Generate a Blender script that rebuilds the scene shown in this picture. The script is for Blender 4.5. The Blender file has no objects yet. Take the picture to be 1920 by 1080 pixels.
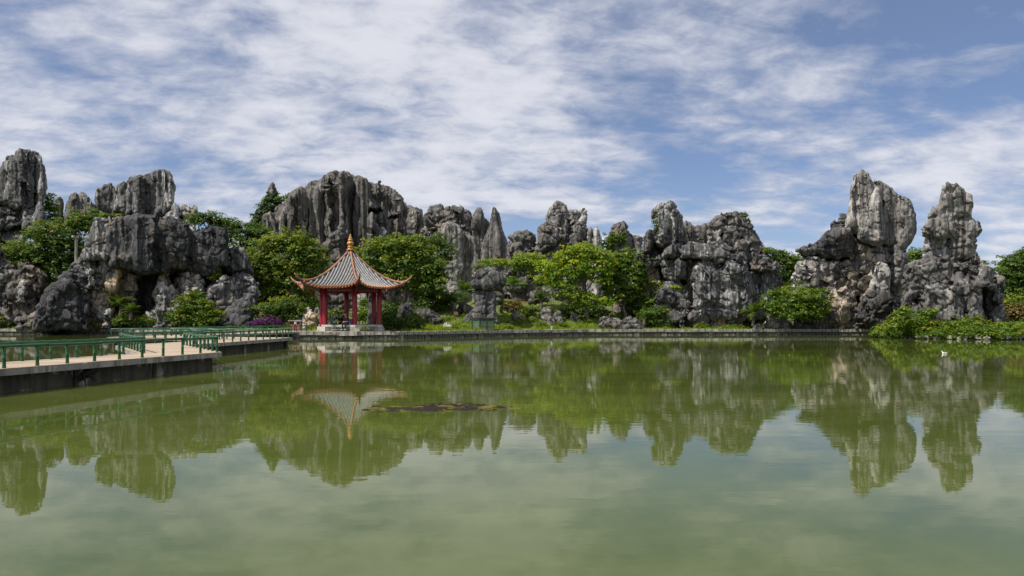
import bpy, math, random
import numpy as np
from mathutils import Vector, Matrix

random.seed(7)
RNG = np.random.default_rng(7)
C = bpy.context.scene.collection
SC = bpy.context.scene

# ------------------------------------------------------------------ camera, world, sun
F, HY, CAMZ = 1280.0, 597.0, 1.5           # focal length and horizon row in photo pixels, eye height
cam = bpy.data.cameras.new('camera'); camo = bpy.data.objects.new('camera', cam); C.objects.link(camo)
camo.location = (0, 0, CAMZ); camo.rotation_euler = (math.pi / 2, 0, 0)
cam.sensor_width = 36; cam.lens = 36 * F / 1920; cam.shift_y = (HY - 540) / 1920
cam.clip_start = .1; cam.clip_end = 5000
SC.camera = camo
SUN_EL, SUN_AZ = math.radians(54), math.radians(-122)      # azimuth from +Y towards +X: left and behind the camera
sdir = Vector((math.sin(SUN_AZ) * math.cos(SUN_EL), math.cos(SUN_AZ) * math.cos(SUN_EL), math.sin(SUN_EL)))
sun = bpy.data.lights.new('sun', 'SUN'); suno = bpy.data.objects.new('sun', sun); C.objects.link(suno)
sun.energy = 5.0; sun.angle = math.radians(.6); sun.color = (1, .95, .86)
suno.rotation_euler = sdir.to_track_quat('Z', 'Y').to_euler()
SC.view_settings.view_transform = 'Standard'; SC.view_settings.look = 'None'
SC.view_settings.exposure = 0.10; SC.view_settings.gamma = 1
SC.view_settings.use_curve_mapping = False
SC.cycles.max_bounces = 6; SC.cycles.diffuse_bounces = 2; SC.cycles.glossy_bounces = 3
SC.cycles.transmission_bounces = 3; SC.cycles.transparent_max_bounces = 4
SC.cycles.use_denoising = True


class NT:
    """tiny node helper"""
    def __init__(s, tree): s.t = tree; s.n = tree.nodes; s.l = tree.links
    def new(s, typ, **kw):
        n = s.n.new(typ)
        for k, v in kw.items():
            if k.startswith('i_'): n.inputs[k[2:].replace('_', ' ')].default_value = v
            else: setattr(n, k, v)
        return n
    def lk(s, a, b): s.l.new(a, b)
    def inp(s, sock, v):
        if v is None: return
        if isinstance(v, bpy.types.NodeSocket): s.l.new(v, sock)
        elif isinstance(v, tuple) and len(v) == 3 and sock.type == 'RGBA': sock.default_value = (*v, 1)
        else: sock.default_value = v
    def math(s, op, a, b=None, c=None, clamp=False):
        n = s.n.new('ShaderNodeMath'); n.operation = op; n.use_clamp = clamp
        s.inp(n.inputs[0], a); s.inp(n.inputs[1], b)
        if c is not None: s.inp(n.inputs[2], c)
        return n.outputs[0]
    def mix(s, f, a, b, blend='MIX'):
        n = s.n.new('ShaderNodeMix'); n.data_type = 'RGBA'; n.blend_type = blend
        s.inp(n.inputs[0], f); s.inp(n.inputs[6], a); s.inp(n.inputs[7], b)
        return n.outputs[2]
    def noise(s, vec, scale, detail=4, rough=.55, dist=0.0):
        n = s.n.new('ShaderNodeTexNoise'); n.inputs['Scale'].default_value = scale
        n.inputs['Detail'].default_value = detail; n.inputs['Roughness'].default_value = rough
        n.inputs['Distortion'].default_value = dist
        if vec is not None: s.l.new(vec, n.inputs['Vector'])
        return n.outputs['Fac']
    def ramp(s, f, lo, hi):
        n = s.n.new('ShaderNodeMapRange'); n.interpolation_type = 'SMOOTHSTEP'
        s.inp(n.inputs[0], f); n.inputs[1].default_value = lo; n.inputs[2].default_value = hi
        return n.outputs[0]
    def mapping(s, vec, scale=(1, 1, 1), loc=(0, 0, 0), rot=(0, 0, 0)):
        n = s.n.new('ShaderNodeMapping'); s.l.new(vec, n.inputs[0])
        n.inputs['Scale'].default_value = scale; n.inputs['Location'].default_value = loc
        n.inputs['Rotation'].default_value = rot
        return n.outputs[0]


world = bpy.data.worlds.new('World'); SC.world = world; world.use_nodes = True
w = NT(world.node_tree); w.n.clear()
SKY = .092
sky = w.new('ShaderNodeTexSky', sky_type='NISHITA', sun_disc=False)
sky.sun_elevation = SUN_EL; sky.sun_rotation = math.pi * 2 + SUN_AZ
sky.air_density = 1.0; sky.dust_density = .6; sky.ozone_density = 3.0; sky.altitude = 1700
tc = w.new('ShaderNodeTexCoord')
sep = w.new('ShaderNodeSeparateXYZ'); w.lk(tc.outputs['Generated'], sep.inputs[0])
zz = w.math('ADD', w.math('MAXIMUM', sep.outputs[2], 0.0), .24)
comb = w.new('ShaderNodeCombineXYZ')
w.lk(w.math('DIVIDE', sep.outputs[0], zz), comb.inputs[0]); w.lk(w.math('DIVIDE', sep.outputs[1], zz), comb.inputs[1])
pv = comb.outputs[0]
pvr = w.mapping(pv, scale=(1.0, 1.15, 1), rot=(0, 0, math.radians(24)), loc=(1.1, .4, 0))
big = w.noise(pvr, .70, 3, .5, .3)
mid = w.noise(pvr, 2.6, 7, .56, .2)
fine = w.noise(w.mapping(pv, scale=(1.0, 1.5, 1), rot=(0, 0, math.radians(-14))), 7.5, 6, .62, .3)
dens = w.math('ADD', w.math('ADD', w.math('MULTIPLY', big, .95), w.math('MULTIPLY', mid, .70)), w.math('MULTIPLY', fine, .42))
# a broader sheet of cloud lies to the left of the view, thinner to the right
cover = w.math('MULTIPLY', w.ramp(sep.outputs[0], -.6, .7), -.03)
dens = w.math('ADD', dens, cover)
cl = w.ramp(dens, .71, 1.12)
low = w.math('SUBTRACT', 1.0, w.ramp(sep.outputs[2], .0, .25))
cl = w.math('MAXIMUM', cl, w.math('ADD', w.math('MULTIPLY', low, .40), .24))
cl = w.math('MULTIPLY', cl, .92)
bright = w.ramp(dens, .86, 1.20)
ccol = w.mix(bright, (4.4, 4.8, 6.1), (8.0, 8.1, 8.7))
skyc = w.mix(1.0, sky.outputs[0], (.84, .97, 1.10), 'MULTIPLY')
col = w.mix(cl, skyc, ccol)
bg = w.new('ShaderNodeBackground'); w.lk(col, bg.inputs[0]); bg.inputs[1].default_value = SKY
wo = w.new('ShaderNodeOutputWorld'); w.lk(bg.outputs[0], wo.inputs[0])


# ------------------------------------------------------------------ helpers
def P(px, py, D):
    """the place in the world seen at a photo pixel, at depth D"""
    return np.array([(px - 960) / F * D, D, CAMZ + (HY - py) / F * D])


def tag(o, label=None, cat=None, group=None, kind=None):
    if label: o['label'] = label
    if cat: o['category'] = cat
    if group: o['group'] = group
    if kind: o['kind'] = kind
    return o


def empty(name, loc=(0, 0, 0), rz=0):
    o = bpy.data.objects.new(name, None); C.objects.link(o)
    o.location = loc; o.rotation_euler = (0, 0, rz); o.empty_display_size = .2
    return o


def mesh_obj(name, V, Q, mats, parent=None, origin=(0, 0, 0), smooth=False, attrs=None, midx=None):
    """V (n,3) world, Q (m,k) faces all of one size, or a list of faces. Coordinates are stored relative to origin."""
    me = bpy.data.meshes.new(name)
    V = np.asarray(V, dtype=np.float32) - np.asarray(origin, dtype=np.float32)
    if isinstance(Q, np.ndarray):
        m, k = Q.shape
        me.vertices.add(len(V)); me.vertices.foreach_set('co', V.ravel())
        me.loops.add(m * k); me.loops.foreach_set('vertex_index', Q.astype(np.int32).ravel())
        me.polygons.add(m); me.polygons.foreach_set('loop_start', np.arange(m, dtype=np.int32) * k)
        me.polygons.foreach_set('loop_total', np.full(m, k, dtype=np.int32))
        me.update(calc_edges=True)
    else:
        me.from_pydata([tuple(map(float, v)) for v in V], [], [tuple(int(i) for i in q) for q in Q])
        me.update()
    if smooth: me.polygons.foreach_set('use_smooth', np.ones(len(me.polygons), dtype=bool))
    if not isinstance(mats, (list, tuple)): mats = [mats]
    for mm in mats: me.materials.append(mm)
    if midx is not None: me.polygons.foreach_set('material_index', np.asarray(midx, dtype=np.int32))
    if attrs:
        for an, (dom, vals) in attrs.items():
            a = me.attributes.new(an, 'FLOAT', dom); a.data.foreach_set('value', np.asarray(vals, dtype=np.float32))
    o = bpy.data.objects.new(name, me); C.objects.link(o)
    o.location = tuple(map(float, origin))
    if parent is not None:
        o.parent = parent
        o.location = tuple(float(a) for a in (np.asarray(origin, dtype=float)))
    return o


class MB:
    """collects simple solids into one mesh"""
    def __init__(s): s.v = []; s.f = []
    def add(s, vs, fs):
        b = len(s.v); s.v += [tuple(map(float, v)) for v in vs]; s.f += [tuple(i + b for i in f) for f in fs]
    def box(s, c, size, rz=0, j=0.0):
        cx, cy, cz = c; a, b, h = (q / 2 for q in size); ca, sa = math.cos(rz), math.sin(rz); vs = []
        for dz in (-h, h):
            for dx, dy in ((-a, -b), (a, -b), (a, b), (-a, b)):
                dx += random.uniform(-j, j); dy += random.uniform(-j, j); dzz = dz + random.uniform(-j, j) * .6
                vs.append((cx + dx * ca - dy * sa, cy + dx * sa + dy * ca, cz + dzz))
        s.add(vs, [(3, 2, 1, 0), (4, 5, 6, 7), (0, 1, 5, 4), (1, 2, 6, 5), (2, 3, 7, 6), (3, 0, 4, 7)])
    def prism(s, poly, z0, z1):
        n = len(poly)
        s.add([(x, y, z0) for x, y in poly] + [(x, y, z1) for x, y in poly],
              [tuple(range(n))[::-1], tuple(range(n, 2 * n))] + [(i, (i + 1) % n, n + (i + 1) % n, n + i) for i in range(n)])
    def tube(s, pts, rad, k=8, cap=True):
        pts = [Vector(p) for p in pts]; n = len(pts)
        if not hasattr(rad, '__len__'): rad = [rad] * n
        rings = []
        for i, p in enumerate(pts):
            d = (pts[min(i + 1, n - 1)] - pts[max(i - 1, 0)]).normalized()
            u = Vector((0, 0, 1)) if abs(d.z) < .9 else Vector((1, 0, 0))
            a = d.cross(u).normalized(); b = a.cross(d).normalized()
            rings += [p + (a * math.cos(t) + b * math.sin(t)) * rad[i] for t in (2 * math.pi * q / k for q in range(k))]
        fs = [(i * k + q, i * k + (q + 1) % k, (i + 1) * k + (q + 1) % k, (i + 1) * k + q) for i in range(n - 1) for q in range(k)]
        if cap: fs += [tuple(range(k))[::-1], tuple(range((n - 1) * k, n * k))]
        s.add(rings, fs)
    def lathe(s, c, prof, k=14):
        vs = [(c[0] + r * math.cos(2 * math.pi * q / k), c[1] + r * math.sin(2 * math.pi * q / k), c[2] + z) for r, z in prof for q in range(k)]
        n = len(prof)
        fs = [(i * k + q, i * k + (q + 1) % k, (i + 1) * k + (q + 1) % k, (i + 1) * k + q) for i in range(n - 1) for q in range(k)]
        fs += [tuple(range(k))[::-1], tuple(range((n - 1) * k, n * k))]
        s.add(vs, fs)
    def build(s, name, mat, parent=None, origin=(0, 0, 0), smooth=False):
        o = mesh_obj(name, s.v, s.f, mat, parent, origin, smooth)
        return o


# ------------------------------------------------------------------ numpy gradient noise
_G = np.array([[1, 1, 0], [-1, 1, 0], [1, -1, 0], [-1, -1, 0], [1, 0, 1], [-1, 0, 1], [1, 0, -1], [-1, 0, -1],
               [0, 1, 1], [0, -1, 1], [0, 1, -1], [0, -1, -1], [1, 1, 0], [0, -1, 1], [-1, 1, 0], [0, -1, -1]], dtype=np.float32)


def pn(x, y, z, seed=0):
    x, y, z = np.broadcast_arrays(np.asarray(x, dtype=np.float32), np.asarray(y, dtype=np.float32), np.asarray(z, dtype=np.float32))
    xi, yi, zi = (np.floor(a).astype(np.int64) for a in (x, y, z))
    fx, fy, fz = x - xi, y - yi, z - zi
    u, v, w_ = (a * a * a * (a * (a * 6 - 15) + 10) for a in (fx, fy, fz))
    def g(dx, dy, dz):
        h = ((xi + dx) * 73856093) ^ ((yi + dy) * 19349663) ^ ((zi + dz) * 83492791) ^ (seed * 2654435761)
        h = (h ^ (h >> 13)) * 1274126177 & 0x7fffffff
        h = (h ^ (h >> 16)) & 15
        gr = _G[h]
        return gr[..., 0] * (fx - dx) + gr[..., 1] * (fy - dy) + gr[..., 2] * (fz - dz)
    x00 = g(0, 0, 0) * (1 - u) + g(1, 0, 0) * u; x10 = g(0, 1, 0) * (1 - u) + g(1, 1, 0) * u
    x01 = g(0, 0, 1) * (1 - u) + g(1, 0, 1) * u; x11 = g(0, 1, 1) * (1 - u) + g(1, 1, 1) * u
    return (x00 * (1 - v) + x10 * v) * (1 - w_) + (x01 * (1 - v) + x11 * v) * w_


def polysdf(px, pz, poly):
    """signed distance to a polygon, negative inside"""
    d = np.full(px.shape, 1e9, dtype=np.float32); s = np.ones(px.shape, dtype=np.float32); n = len(poly)
    for i in range(n):
        ax, az = poly[i]; bx, bz = poly[(i + 1) % n]
        ex, ez = bx - ax, bz - az; wx, wz = px - ax, pz - az
        t = np.clip((wx * ex + wz * ez) / (ex * ex + ez * ez + 1e-9), 0, 1)
        d = np.minimum(d, (wx - ex * t) ** 2 + (wz - ez * t) ** 2)
        c1 = pz >= az; c2 = pz < bz; c3 = ex * wz > ez * wx
        flip = (c1 & c2 & c3) | (~c1 & ~c2 & ~c3)
        s = np.where(flip, -s, s)
    return s * np.sqrt(d)


def surface_nets(Fv, o, h):
    """dual contour of a volume: vertices and quads"""
    ins = Fv < 0
    a = ins[:-1, :-1, :-1].astype(np.int8); cnt = np.zeros_like(a)
    cn = [(i, j, k) for i in (0, 1) for j in (0, 1) for k in (0, 1)]
    nx, ny, nz = Fv.shape
    for i, j, k in cn: cnt += ins[i:nx - 1 + i, j:ny - 1 + j, k:nz - 1 + k]
    act = np.argwhere((cnt > 0) & (cnt < 8)); N = len(act)
    idx = np.full(cnt.shape, -1, dtype=np.int64); idx[act[:, 0], act[:, 1], act[:, 2]] = np.arange(N)
    acc = np.zeros((N, 3)); num = np.zeros(N)
    for ax in range(3):
        for p in (0, 1):
            for q in (0, 1):
                c0 = [0, 0, 0]; oth = [k for k in range(3) if k != ax]
                c0[oth[0]] = p; c0[oth[1]] = q; c1 = list(c0); c1[ax] = 1
                f0 = Fv[act[:, 0] + c0[0], act[:, 1] + c0[1], act[:, 2] + c0[2]]
                f1 = Fv[act[:, 0] + c1[0], act[:, 1] + c1[1], act[:, 2] + c1[2]]
                m = (f0 < 0) != (f1 < 0)
                t = np.where(m, f0 / np.where(m, f0 - f1, 1), 0)
                pt = np.array(c0)[None, :].repeat(N, 0).astype(float); pt[:, ax] += t
                acc += pt * m[:, None]; num += m
    V = (act + acc / num[:, None]) * h + o
    quads = []
    for ax in range(3):
        sl0 = [slice(1, -1)] * 3; sl1 = [slice(1, -1)] * 3
        sl0[ax] = slice(0, -1); sl1[ax] = slice(1, None)
        e = np.argwhere(ins[tuple(sl0)] != ins[tuple(sl1)])
        off = np.ones(3, dtype=int); off[ax] = 0; e = e + off
        u, v = [(1, 2), (2, 0), (0, 1)][ax]
        du = np.zeros(3, dtype=int); du[u] = 1; dv = np.zeros(3, dtype=int); dv[v] = 1
        def id_(q): return idx[q[:, 0], q[:, 1], q[:, 2]]
        q = np.stack([id_(e), id_(e - du), id_(e - du - dv), id_(e - dv)], 1)
        fl = ins[e[:, 0], e[:, 1], e[:, 2]]
        q[~fl] = q[~fl][:, ::-1]
        quads.append(q)
    Q = np.concatenate(quads); Q = Q[(Q >= 0).all(1)]
    return V, Q


def vnormals(V, Q):
    n = np.cross(V[Q[:, 2]] - V[Q[:, 0]], V[Q[:, 3]] - V[Q[:, 1]])
    N = np.zeros_like(V)
    for c in range(4):
        for a in range(3): N[:, a] += np.bincount(Q[:, c], n[:, a], len(V))
    return N / (np.linalg.norm(N, axis=1, keepdims=True) + 1e-9)


# ------------------------------------------------------------------ materials
def material(name):
    m = bpy.data.materials.new(name); m.use_nodes = True
    t = NT(m.node_tree); b = t.n['Principled BSDF']
    return m, t, b


def simple(name, colr, rough=.7, metal=0.0, var=.25, scale=6.0, bump=.0, spec=.4):
    m, t, b = material(name); tcn = t.new('ShaderNodeTexCoord')
    nz = t.noise(tcn.outputs['Object'], scale, 5, .6)
    lo = tuple(c * (1 - var) for c in colr); hi = tuple(min(1, c * (1 + var)) for c in colr)
    t.lk(t.mix(t.ramp(nz, .3, .7), lo, hi), b.inputs['Base Color'])
    b.inputs['Roughness'].default_value = rough; b.inputs['Metallic'].default_value = metal
    b.inputs['Specular IOR Level'].default_value = spec
    if bump:
        bm_ = t.new('ShaderNodeBump'); bm_.inputs['Strength'].default_value = bump; bm_.inputs['Distance'].default_value = .02
        t.lk(nz, bm_.inputs['Height']); t.lk(bm_.outputs[0], b.inputs['Normal'])
    return m


def rock_mat(name, dark, midc, light, streak=(1.6, 1.6, .13), bumpd=.10, iso_b=.55, str_b=.5, fiss=(.55, .55, .32)):
    """weathered limestone: black lichen, grey stone and pale runs in upright streaks; attributes pale and tan shift it by block"""
    m, t, b = material(name); tcn = t.new('ShaderNodeTexCoord'); ob = tcn.outputs['Object']
    s1 = t.noise(t.mapping(ob, scale=streak), 1.0, 7, .62, .5)
    s2 = t.noise(t.mapping(ob, scale=(streak[0] * 3, streak[1] * 3, streak[2] * 3.2)), 1.0, 4, .6)
    iso = t.noise(ob, .55, 6, .62, .4)
    spk = t.noise(ob, 5.5, 5, .68)
    pale = t.new('ShaderNodeAttribute', attribute_name='pale').outputs['Fac']
    tan = t.new('ShaderNodeAttribute', attribute_name='tan').outputs['Fac']
    v = t.math('ADD', t.math('MULTIPLY', s1, .42), t.math('MULTIPLY', s2, .36))
    v = t.math('ADD', v, t.math('MULTIPLY', iso, .18)); v = t.math('ADD', v, t.math('MULTIPLY', spk, .06))
    v = t.math('ADD', v, t.math('MULTIPLY', pale, .16))
    # stretch contrast
    f1 = t.ramp(v, .42, .53); f2 = t.ramp(v, .535, .645)
    c = t.mix(f1, dark, midc); c = t.mix(f2, c, light)
    tm = t.math('MULTIPLY', tan, t.ramp(t.noise(t.mapping(ob, scale=(.9, .9, .45)), 1.0, 4, .6), .38, .56))
    rs = t.math('MULTIPLY', t.ramp(t.noise(t.mapping(ob, scale=(.35, .35, .16), loc=(9, 4, 2)), 1.0, 5, .6), .56, .68), .38)
    c = t.mix(rs, c, (.30, .22, .15))
    c = t.mix(tm, c, t.mix(spk, (.42, .26, .12), (.62, .48, .31)))
    wob = t.new('ShaderNodeVectorMath', operation='MULTIPLY_ADD'); nzc = t.new('ShaderNodeTexNoise'); nzc.inputs['Scale'].default_value = .8; nzc.inputs['Detail'].default_value = 4
    t.lk(ob, nzc.inputs['Vector']); t.lk(nzc.outputs['Color'], wob.inputs[0]); wob.inputs[1].default_value = (1.3, 1.3, 1.3); t.lk(ob, wob.inputs[2])
    vo = t.new('ShaderNodeTexVoronoi', feature='DISTANCE_TO_EDGE'); vo.inputs['Scale'].default_value = 1.0; t.lk(t.mapping(wob.outputs[0], scale=fiss), vo.inputs['Vector'])
    crack = t.ramp(vo.outputs['Distance'], .0, .045)
    vo2 = t.new('ShaderNodeTexVoronoi', feature='F1', distance='CHEBYCHEV'); vo2.inputs['Scale'].default_value = 1.0; t.lk(t.mapping(wob.outputs[0], scale=tuple(q * 1.9 for q in fiss), rot=(.4, .3, .5)), vo2.inputs['Vector'])
    c = t.mix(t.math('MULTIPLY', t.math('SUBTRACT', 1.0, crack), .65), c, dark)
    pits = t.ramp(t.noise(ob, 9.0, 3, .7), .30, .44)
    c = t.mix(t.math('MULTIPLY', t.math('SUBTRACT', 1.0, pits), .22), c, dark)
    t.lk(c, b.inputs['Base Color'])
    b.inputs['Roughness'].default_value = .93; b.inputs['Specular IOR Level'].default_value = .15
    h = t.math('ADD', t.math('MULTIPLY', t.noise(t.mapping(ob, scale=(1, 1, .6)), 2.2, 7, .64), iso_b), t.math('MULTIPLY', s2, str_b))
    h = t.math('ADD', h, t.math('MULTIPLY', t.noise(ob, 9, 4, .7), .14))
    h = t.math('ADD', h, t.math('MULTIPLY', crack, .7))
    h = t.math('ADD', h, t.math('MULTIPLY', vo2.outputs['Distance'], -.55))
    bm_ = t.new('ShaderNodeBump'); bm_.inputs['Strength'].default_value = 1.0; bm_.inputs['Distance'].default_value = bumpd
    t.lk(h, bm_.inputs['Height']); t.lk(bm_.outputs[0], b.inputs['Normal'])
    return m


M = {}
M['rock'] = rock_mat('limestone', (.05, .05, .052), (.115, .112, .110), (.44, .43, .41), bumpd=.18)
M['rock_far'] = rock_mat('fluted_limestone', (.075, .071, .067), (.165, .154, .142), (.36, .345, .32), streak=(.95, .95, .04), bumpd=.30, iso_b=.2, str_b=1.2, fiss=(.30, .30, .05))
M['rock_warm'] = rock_mat('warm_limestone', (.09, .083, .075), (.215, .202, .188), (.48, .46, .43), streak=(1.3, 1.3, .08), bumpd=.2, iso_b=.35, str_b=.9, fiss=(.5, .5, .16))
M['rock_rough'] = rock_mat('pitted_limestone', (.058, .055, .052), (.140, .132, .125), (.40, .38, .355), streak=(1.1, 1.1, .45), bumpd=.20)


def leaf_mat(name, a, bcol, trans=.35, yellow=None):
    m, t, b = material(name)
    v = t.new('ShaderNodeAttribute', attribute_name='v').outputs['Fac']
    c = t.mix(v, a, bcol)
    if yellow:
        y = t.new('ShaderNodeAttribute', attribute_name='y').outputs['Fac']
        c = t.mix(y, c, yellow)
    t.lk(c, b.inputs['Base Color']); b.inputs['Roughness'].default_value = .5
    b.inputs['Specular IOR Level'].default_value = .3
    tr = t.new('ShaderNodeBsdfTranslucent'); t.lk(t.mix(1.0, c, (1.25, 1.2, .55), 'MULTIPLY'), tr.inputs[0])
    mx = t.new('ShaderNodeMixShader'); mx.inputs[0].default_value = trans
    out = t.n['Material Output']; t.lk(b.outputs[0], mx.inputs[1]); t.lk(tr.outputs[0], mx.inputs[2]); t.lk(mx.outputs[0], out.inputs[0])
    return m


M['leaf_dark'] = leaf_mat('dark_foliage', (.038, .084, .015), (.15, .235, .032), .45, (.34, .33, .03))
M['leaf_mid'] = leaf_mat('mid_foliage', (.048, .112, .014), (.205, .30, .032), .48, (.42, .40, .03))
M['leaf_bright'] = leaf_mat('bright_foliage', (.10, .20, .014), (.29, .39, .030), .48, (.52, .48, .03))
M['leaf_blue'] = leaf_mat('cedar_foliage', (.030, .066, .026), (.10, .16, .05), .35, (.18, .20, .04))
M['leaf_rust'] = leaf_mat('rusty_foliage', (.07, .07, .02), (.22, .13, .04), .35, (.20, .22, .03))
M['petal'] = leaf_mat('purple_petals', (.09, .012, .12), (.20, .04, .25), .35)
M['palm'] = leaf_mat('palm_leaf', (.04, .085, .015), (.13, .20, .03), .35)
M['bark'] = simple('bark', (.13, .11, .09), .9, var=.45, scale=4, bump=.6)
M['red'] = simple('red_lacquer', (.25, .006, .014), .42, var=.22, scale=2.5, spec=.5)
M['stone_white'] = simple('pale_stone', (.50, .46, .40), .85, var=.22, scale=5, bump=.3)
M['green_paint'] = simple('green_paint', (.012, .085, .024), .38, var=.3, scale=9, bump=.15, spec=.5)
M['orange'] = simple('orange_glaze', (.38, .135, .055), .5, var=.45, scale=6, spec=.5)
M['gold'] = simple('gold_glaze', (.44, .21, .04), .3, var=.25, scale=5, spec=.6)
M['tile'] = simple('grey_glazed_tile', (.30, .295, .28), .6, var=.28, scale=5, spec=.4)
M['pan'] = simple('dark_pan_tile', (.06, .06, .058), .7, var=.35, scale=6)
M['beam'] = simple('painted_green_beam', (.035, .10, .085), .6, var=.35, scale=7)
M['soffit'] = simple('soffit_board', (.05, .07, .06), .8)
M['rust'] = simple('rusty_brown_metal', (.13, .065, .05), .7, var=.3)
M['cab'] = simple('green_cabinet', (.045, .075, .035), .6, var=.3, scale=5)
M['cab_light'] = simple('paler_green_side', (.13, .21, .12), .6, var=.35, scale=8)  # paler green for the left panel of slats
M['black'] = simple('black_metal', (.012, .013, .017), .35, var=.2)
M['white'] = simple('white_feathers', (.78, .77, .74), .7, var=.05)
M['bin_top'] = simple('bin_lid', (.45, .36, .32), .6)
M['bin_red'] = simple('bin_panel', (.36, .13, .08), .6)
M['skin'] = simple('skin', (.42, .25, .17), .55, var=.06)
M['hair'] = simple('black_hair', (.012, .010, .010), .5)
M['shirt_grey'] = simple('grey_shirt', (.10, .12, .15), .9)
M['shirt_black'] = simple('dark_shirt', (.018, .02, .03), .9)
M['shirt_maroon'] = simple('maroon_top', (.10, .02, .05), .9)
M['denim'] = simple('blue_denim', (.03, .06, .12), .9)
M['white_cloth'] = simple('white_cloth', (.55, .55, .56), .9)
M['bag'] = simple('blue_backpack', (.10, .13, .33), .8)
M['wood_dark'] = simple('wet_branch', (.02, .018, .015), .8)


def concrete_deck():
    m, t, b = material('worn_concrete_deck'); ob = t.new('ShaderNodeTexCoord').outputs['Object']
    n1 = t.noise(ob, .8, 6, .6); n2 = t.noise(ob, 14, 4, .6)
    c = t.mix(t.ramp(n1, .35, .65), (.33, .255, .18), (.45, .35, .25)); c = t.mix(t.math('MULTIPLY', n2, .35), c, (.30, .23, .17))
    t.lk(c, b.inputs['Base Color']); b.inputs['Roughness'].default_value = .9
    return m


def stained(name, c1, c2, c3):
    m, t, b = material(name); ob = t.new('ShaderNodeTexCoord').outputs['Object']
    n1 = t.noise(t.mapping(ob, scale=(3, 3, .5)), 1.5, 6, .65, .4); n2 = t.noise(ob, 1.1, 6, .65, .5); n3 = t.noise(ob, 11, 4, .7)
    c = t.mix(t.ramp(n1, .38, .62), c1, c2); c = t.mix(t.ramp(n2, .52, .60), c, c3)
    c = t.mix(t.math('MULTIPLY', t.ramp(n3, .5, .75), .6), c, c1)
    t.lk(c, b.inputs['Base Color']); b.inputs['Roughness'].default_value = .9
    bm_ = t.new('ShaderNodeBump'); bm_.inputs['Strength'].default_value = .5; bm_.inputs['Distance'].default_value = .03
    t.lk(t.math('ADD', n2, n3), bm_.inputs['Height']); t.lk(bm_.outputs[0], b.inputs['Normal'])
    return m


M['deck'] = concrete_deck()
M['slab_edge'] = stained('stained_slab', (.16, .14, .12), (.40, .36, .31), (.27, .25, .22))
M['support'] = stained('algae_stained_wall', (.045, .04, .026), (.095, .085, .055), (.32, .30, .21))
M['coping'] = stained('pale_wall_stone', (.15, .135, .11), (.45, .42, .36), (.31, .285, .24))
M['coping_dark'] = stained('mossy_wall_stone', (.05, .048, .035), (.13, .12, .09), (.20, .19, .15))


def ground_mat():
    m, t, b = material('grassy_ground'); ob = t.new('ShaderNodeTexCoord').outputs['Object']
    n1 = t.noise(ob, .25, 5, .6, .3); n2 = t.noise(ob, 3.5, 5, .7); n3 = t.noise(ob, .7, 4, .6)
    c = t.mix(t.ramp(n2, .3, .7), (.060, .092, .014), (.135, .165, .030))
    c = t.mix(t.ramp(n1, .58, .66), c, (.24, .12, .06)); c = t.mix(t.math('MULTIPLY', t.ramp(n3, .56, .7), .7), c, (.05, .05, .025))
    t.lk(c, b.inputs['Base Color']); b.inputs['Roughness'].default_value = .95
    bm_ = t.new('ShaderNodeBump'); bm_.inputs['Strength'].default_value = .8; bm_.inputs['Distance'].default_value = .15
    t.lk(n2, bm_.inputs['Height']); t.lk(bm_.outputs[0], b.inputs['Normal'])
    return m


def water_mat():
    m, t, b = material('green_lake_water'); ob = t.new('ShaderNodeTexCoord').outputs['Object']
    n1 = t.noise(t.mapping(ob, scale=(.10, .22, 1)), 1.0, 5, .6, .6)
    n2 = t.noise(t.mapping(ob, scale=(.5, .9, 1)), 1.0, 4, .6, .4)
    f = t.math('ADD', t.math('MULTIPLY', n1, .7), t.math('MULTIPLY', n2, .3))
    c = t.mix(t.ramp(f, .36, .62), (.058, .079, .012), (.094, .114, .027))
    t.lk(c, b.inputs['Base Color']); b.inputs['Roughness'].default_value = .012
    b.inputs['IOR'].default_value = 1.333; b.inputs['Specular IOR Level'].default_value = .5
    wv = t.noise(t.mapping(ob, scale=(1.0, 2.6, 1)), 1.7, 3, .5)
    wv2 = t.noise(t.mapping(ob, scale=(.35, .9, 1)), .8, 2, .5)
    calm = t.ramp(t.noise(t.mapping(ob, scale=(.03, .07, 1)), 1.0, 2, .5), .35, .7)
    h = t.math('ADD', t.math('MULTIPLY', wv, t.math('ADD', t.math('MULTIPLY', calm, .8), .35)), t.math('MULTIPLY', wv2, 1.3))
    bm_ = t.new('ShaderNodeBump'); bm_.inputs['Strength'].default_value = 1.0; bm_.inputs['Distance'].default_value = .0015
    t.lk(h, bm_.inputs['Height']); t.lk(bm_.outputs[0], b.inputs['Normal'])
    return m


M['ground'] = ground_mat(); M['water'] = water_mat()

# ------------------------------------------------------------------ water, ground, shore wall
WALLZ = .53
SHORE = [(-320, 78), (-70, 66), (-48, 64), (-37, 62.2), (-24, 58), (-16.6, 55.5), (-16.2, 50.1), (-14.5, 50.0), (-8.3, 50.4), (-6.4, 52.0), (-3.0, 55),
         (0.0, 57.3), (6.8, 61), (20, 62), (34, 62.4), (60, 63), (320, 80)]
mesh_obj('water', [(-900, -120, 0), (900, -120, 0), (900, 120, 0), (-900, 120, 0)], np.array([[0, 1, 2, 3]]), M['water'])['kind'] = 'structure'


def shore_y(x):
    xs = [-320, -70, -48, -37, -24, -16.61, -16.2, -14.5, -8.3, -6.4, -3, 0, 6.8, 20, 34, 60, 320]
    ys = [p[1] for p in SHORE]
    return np.interp(x, xs, ys)


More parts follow.
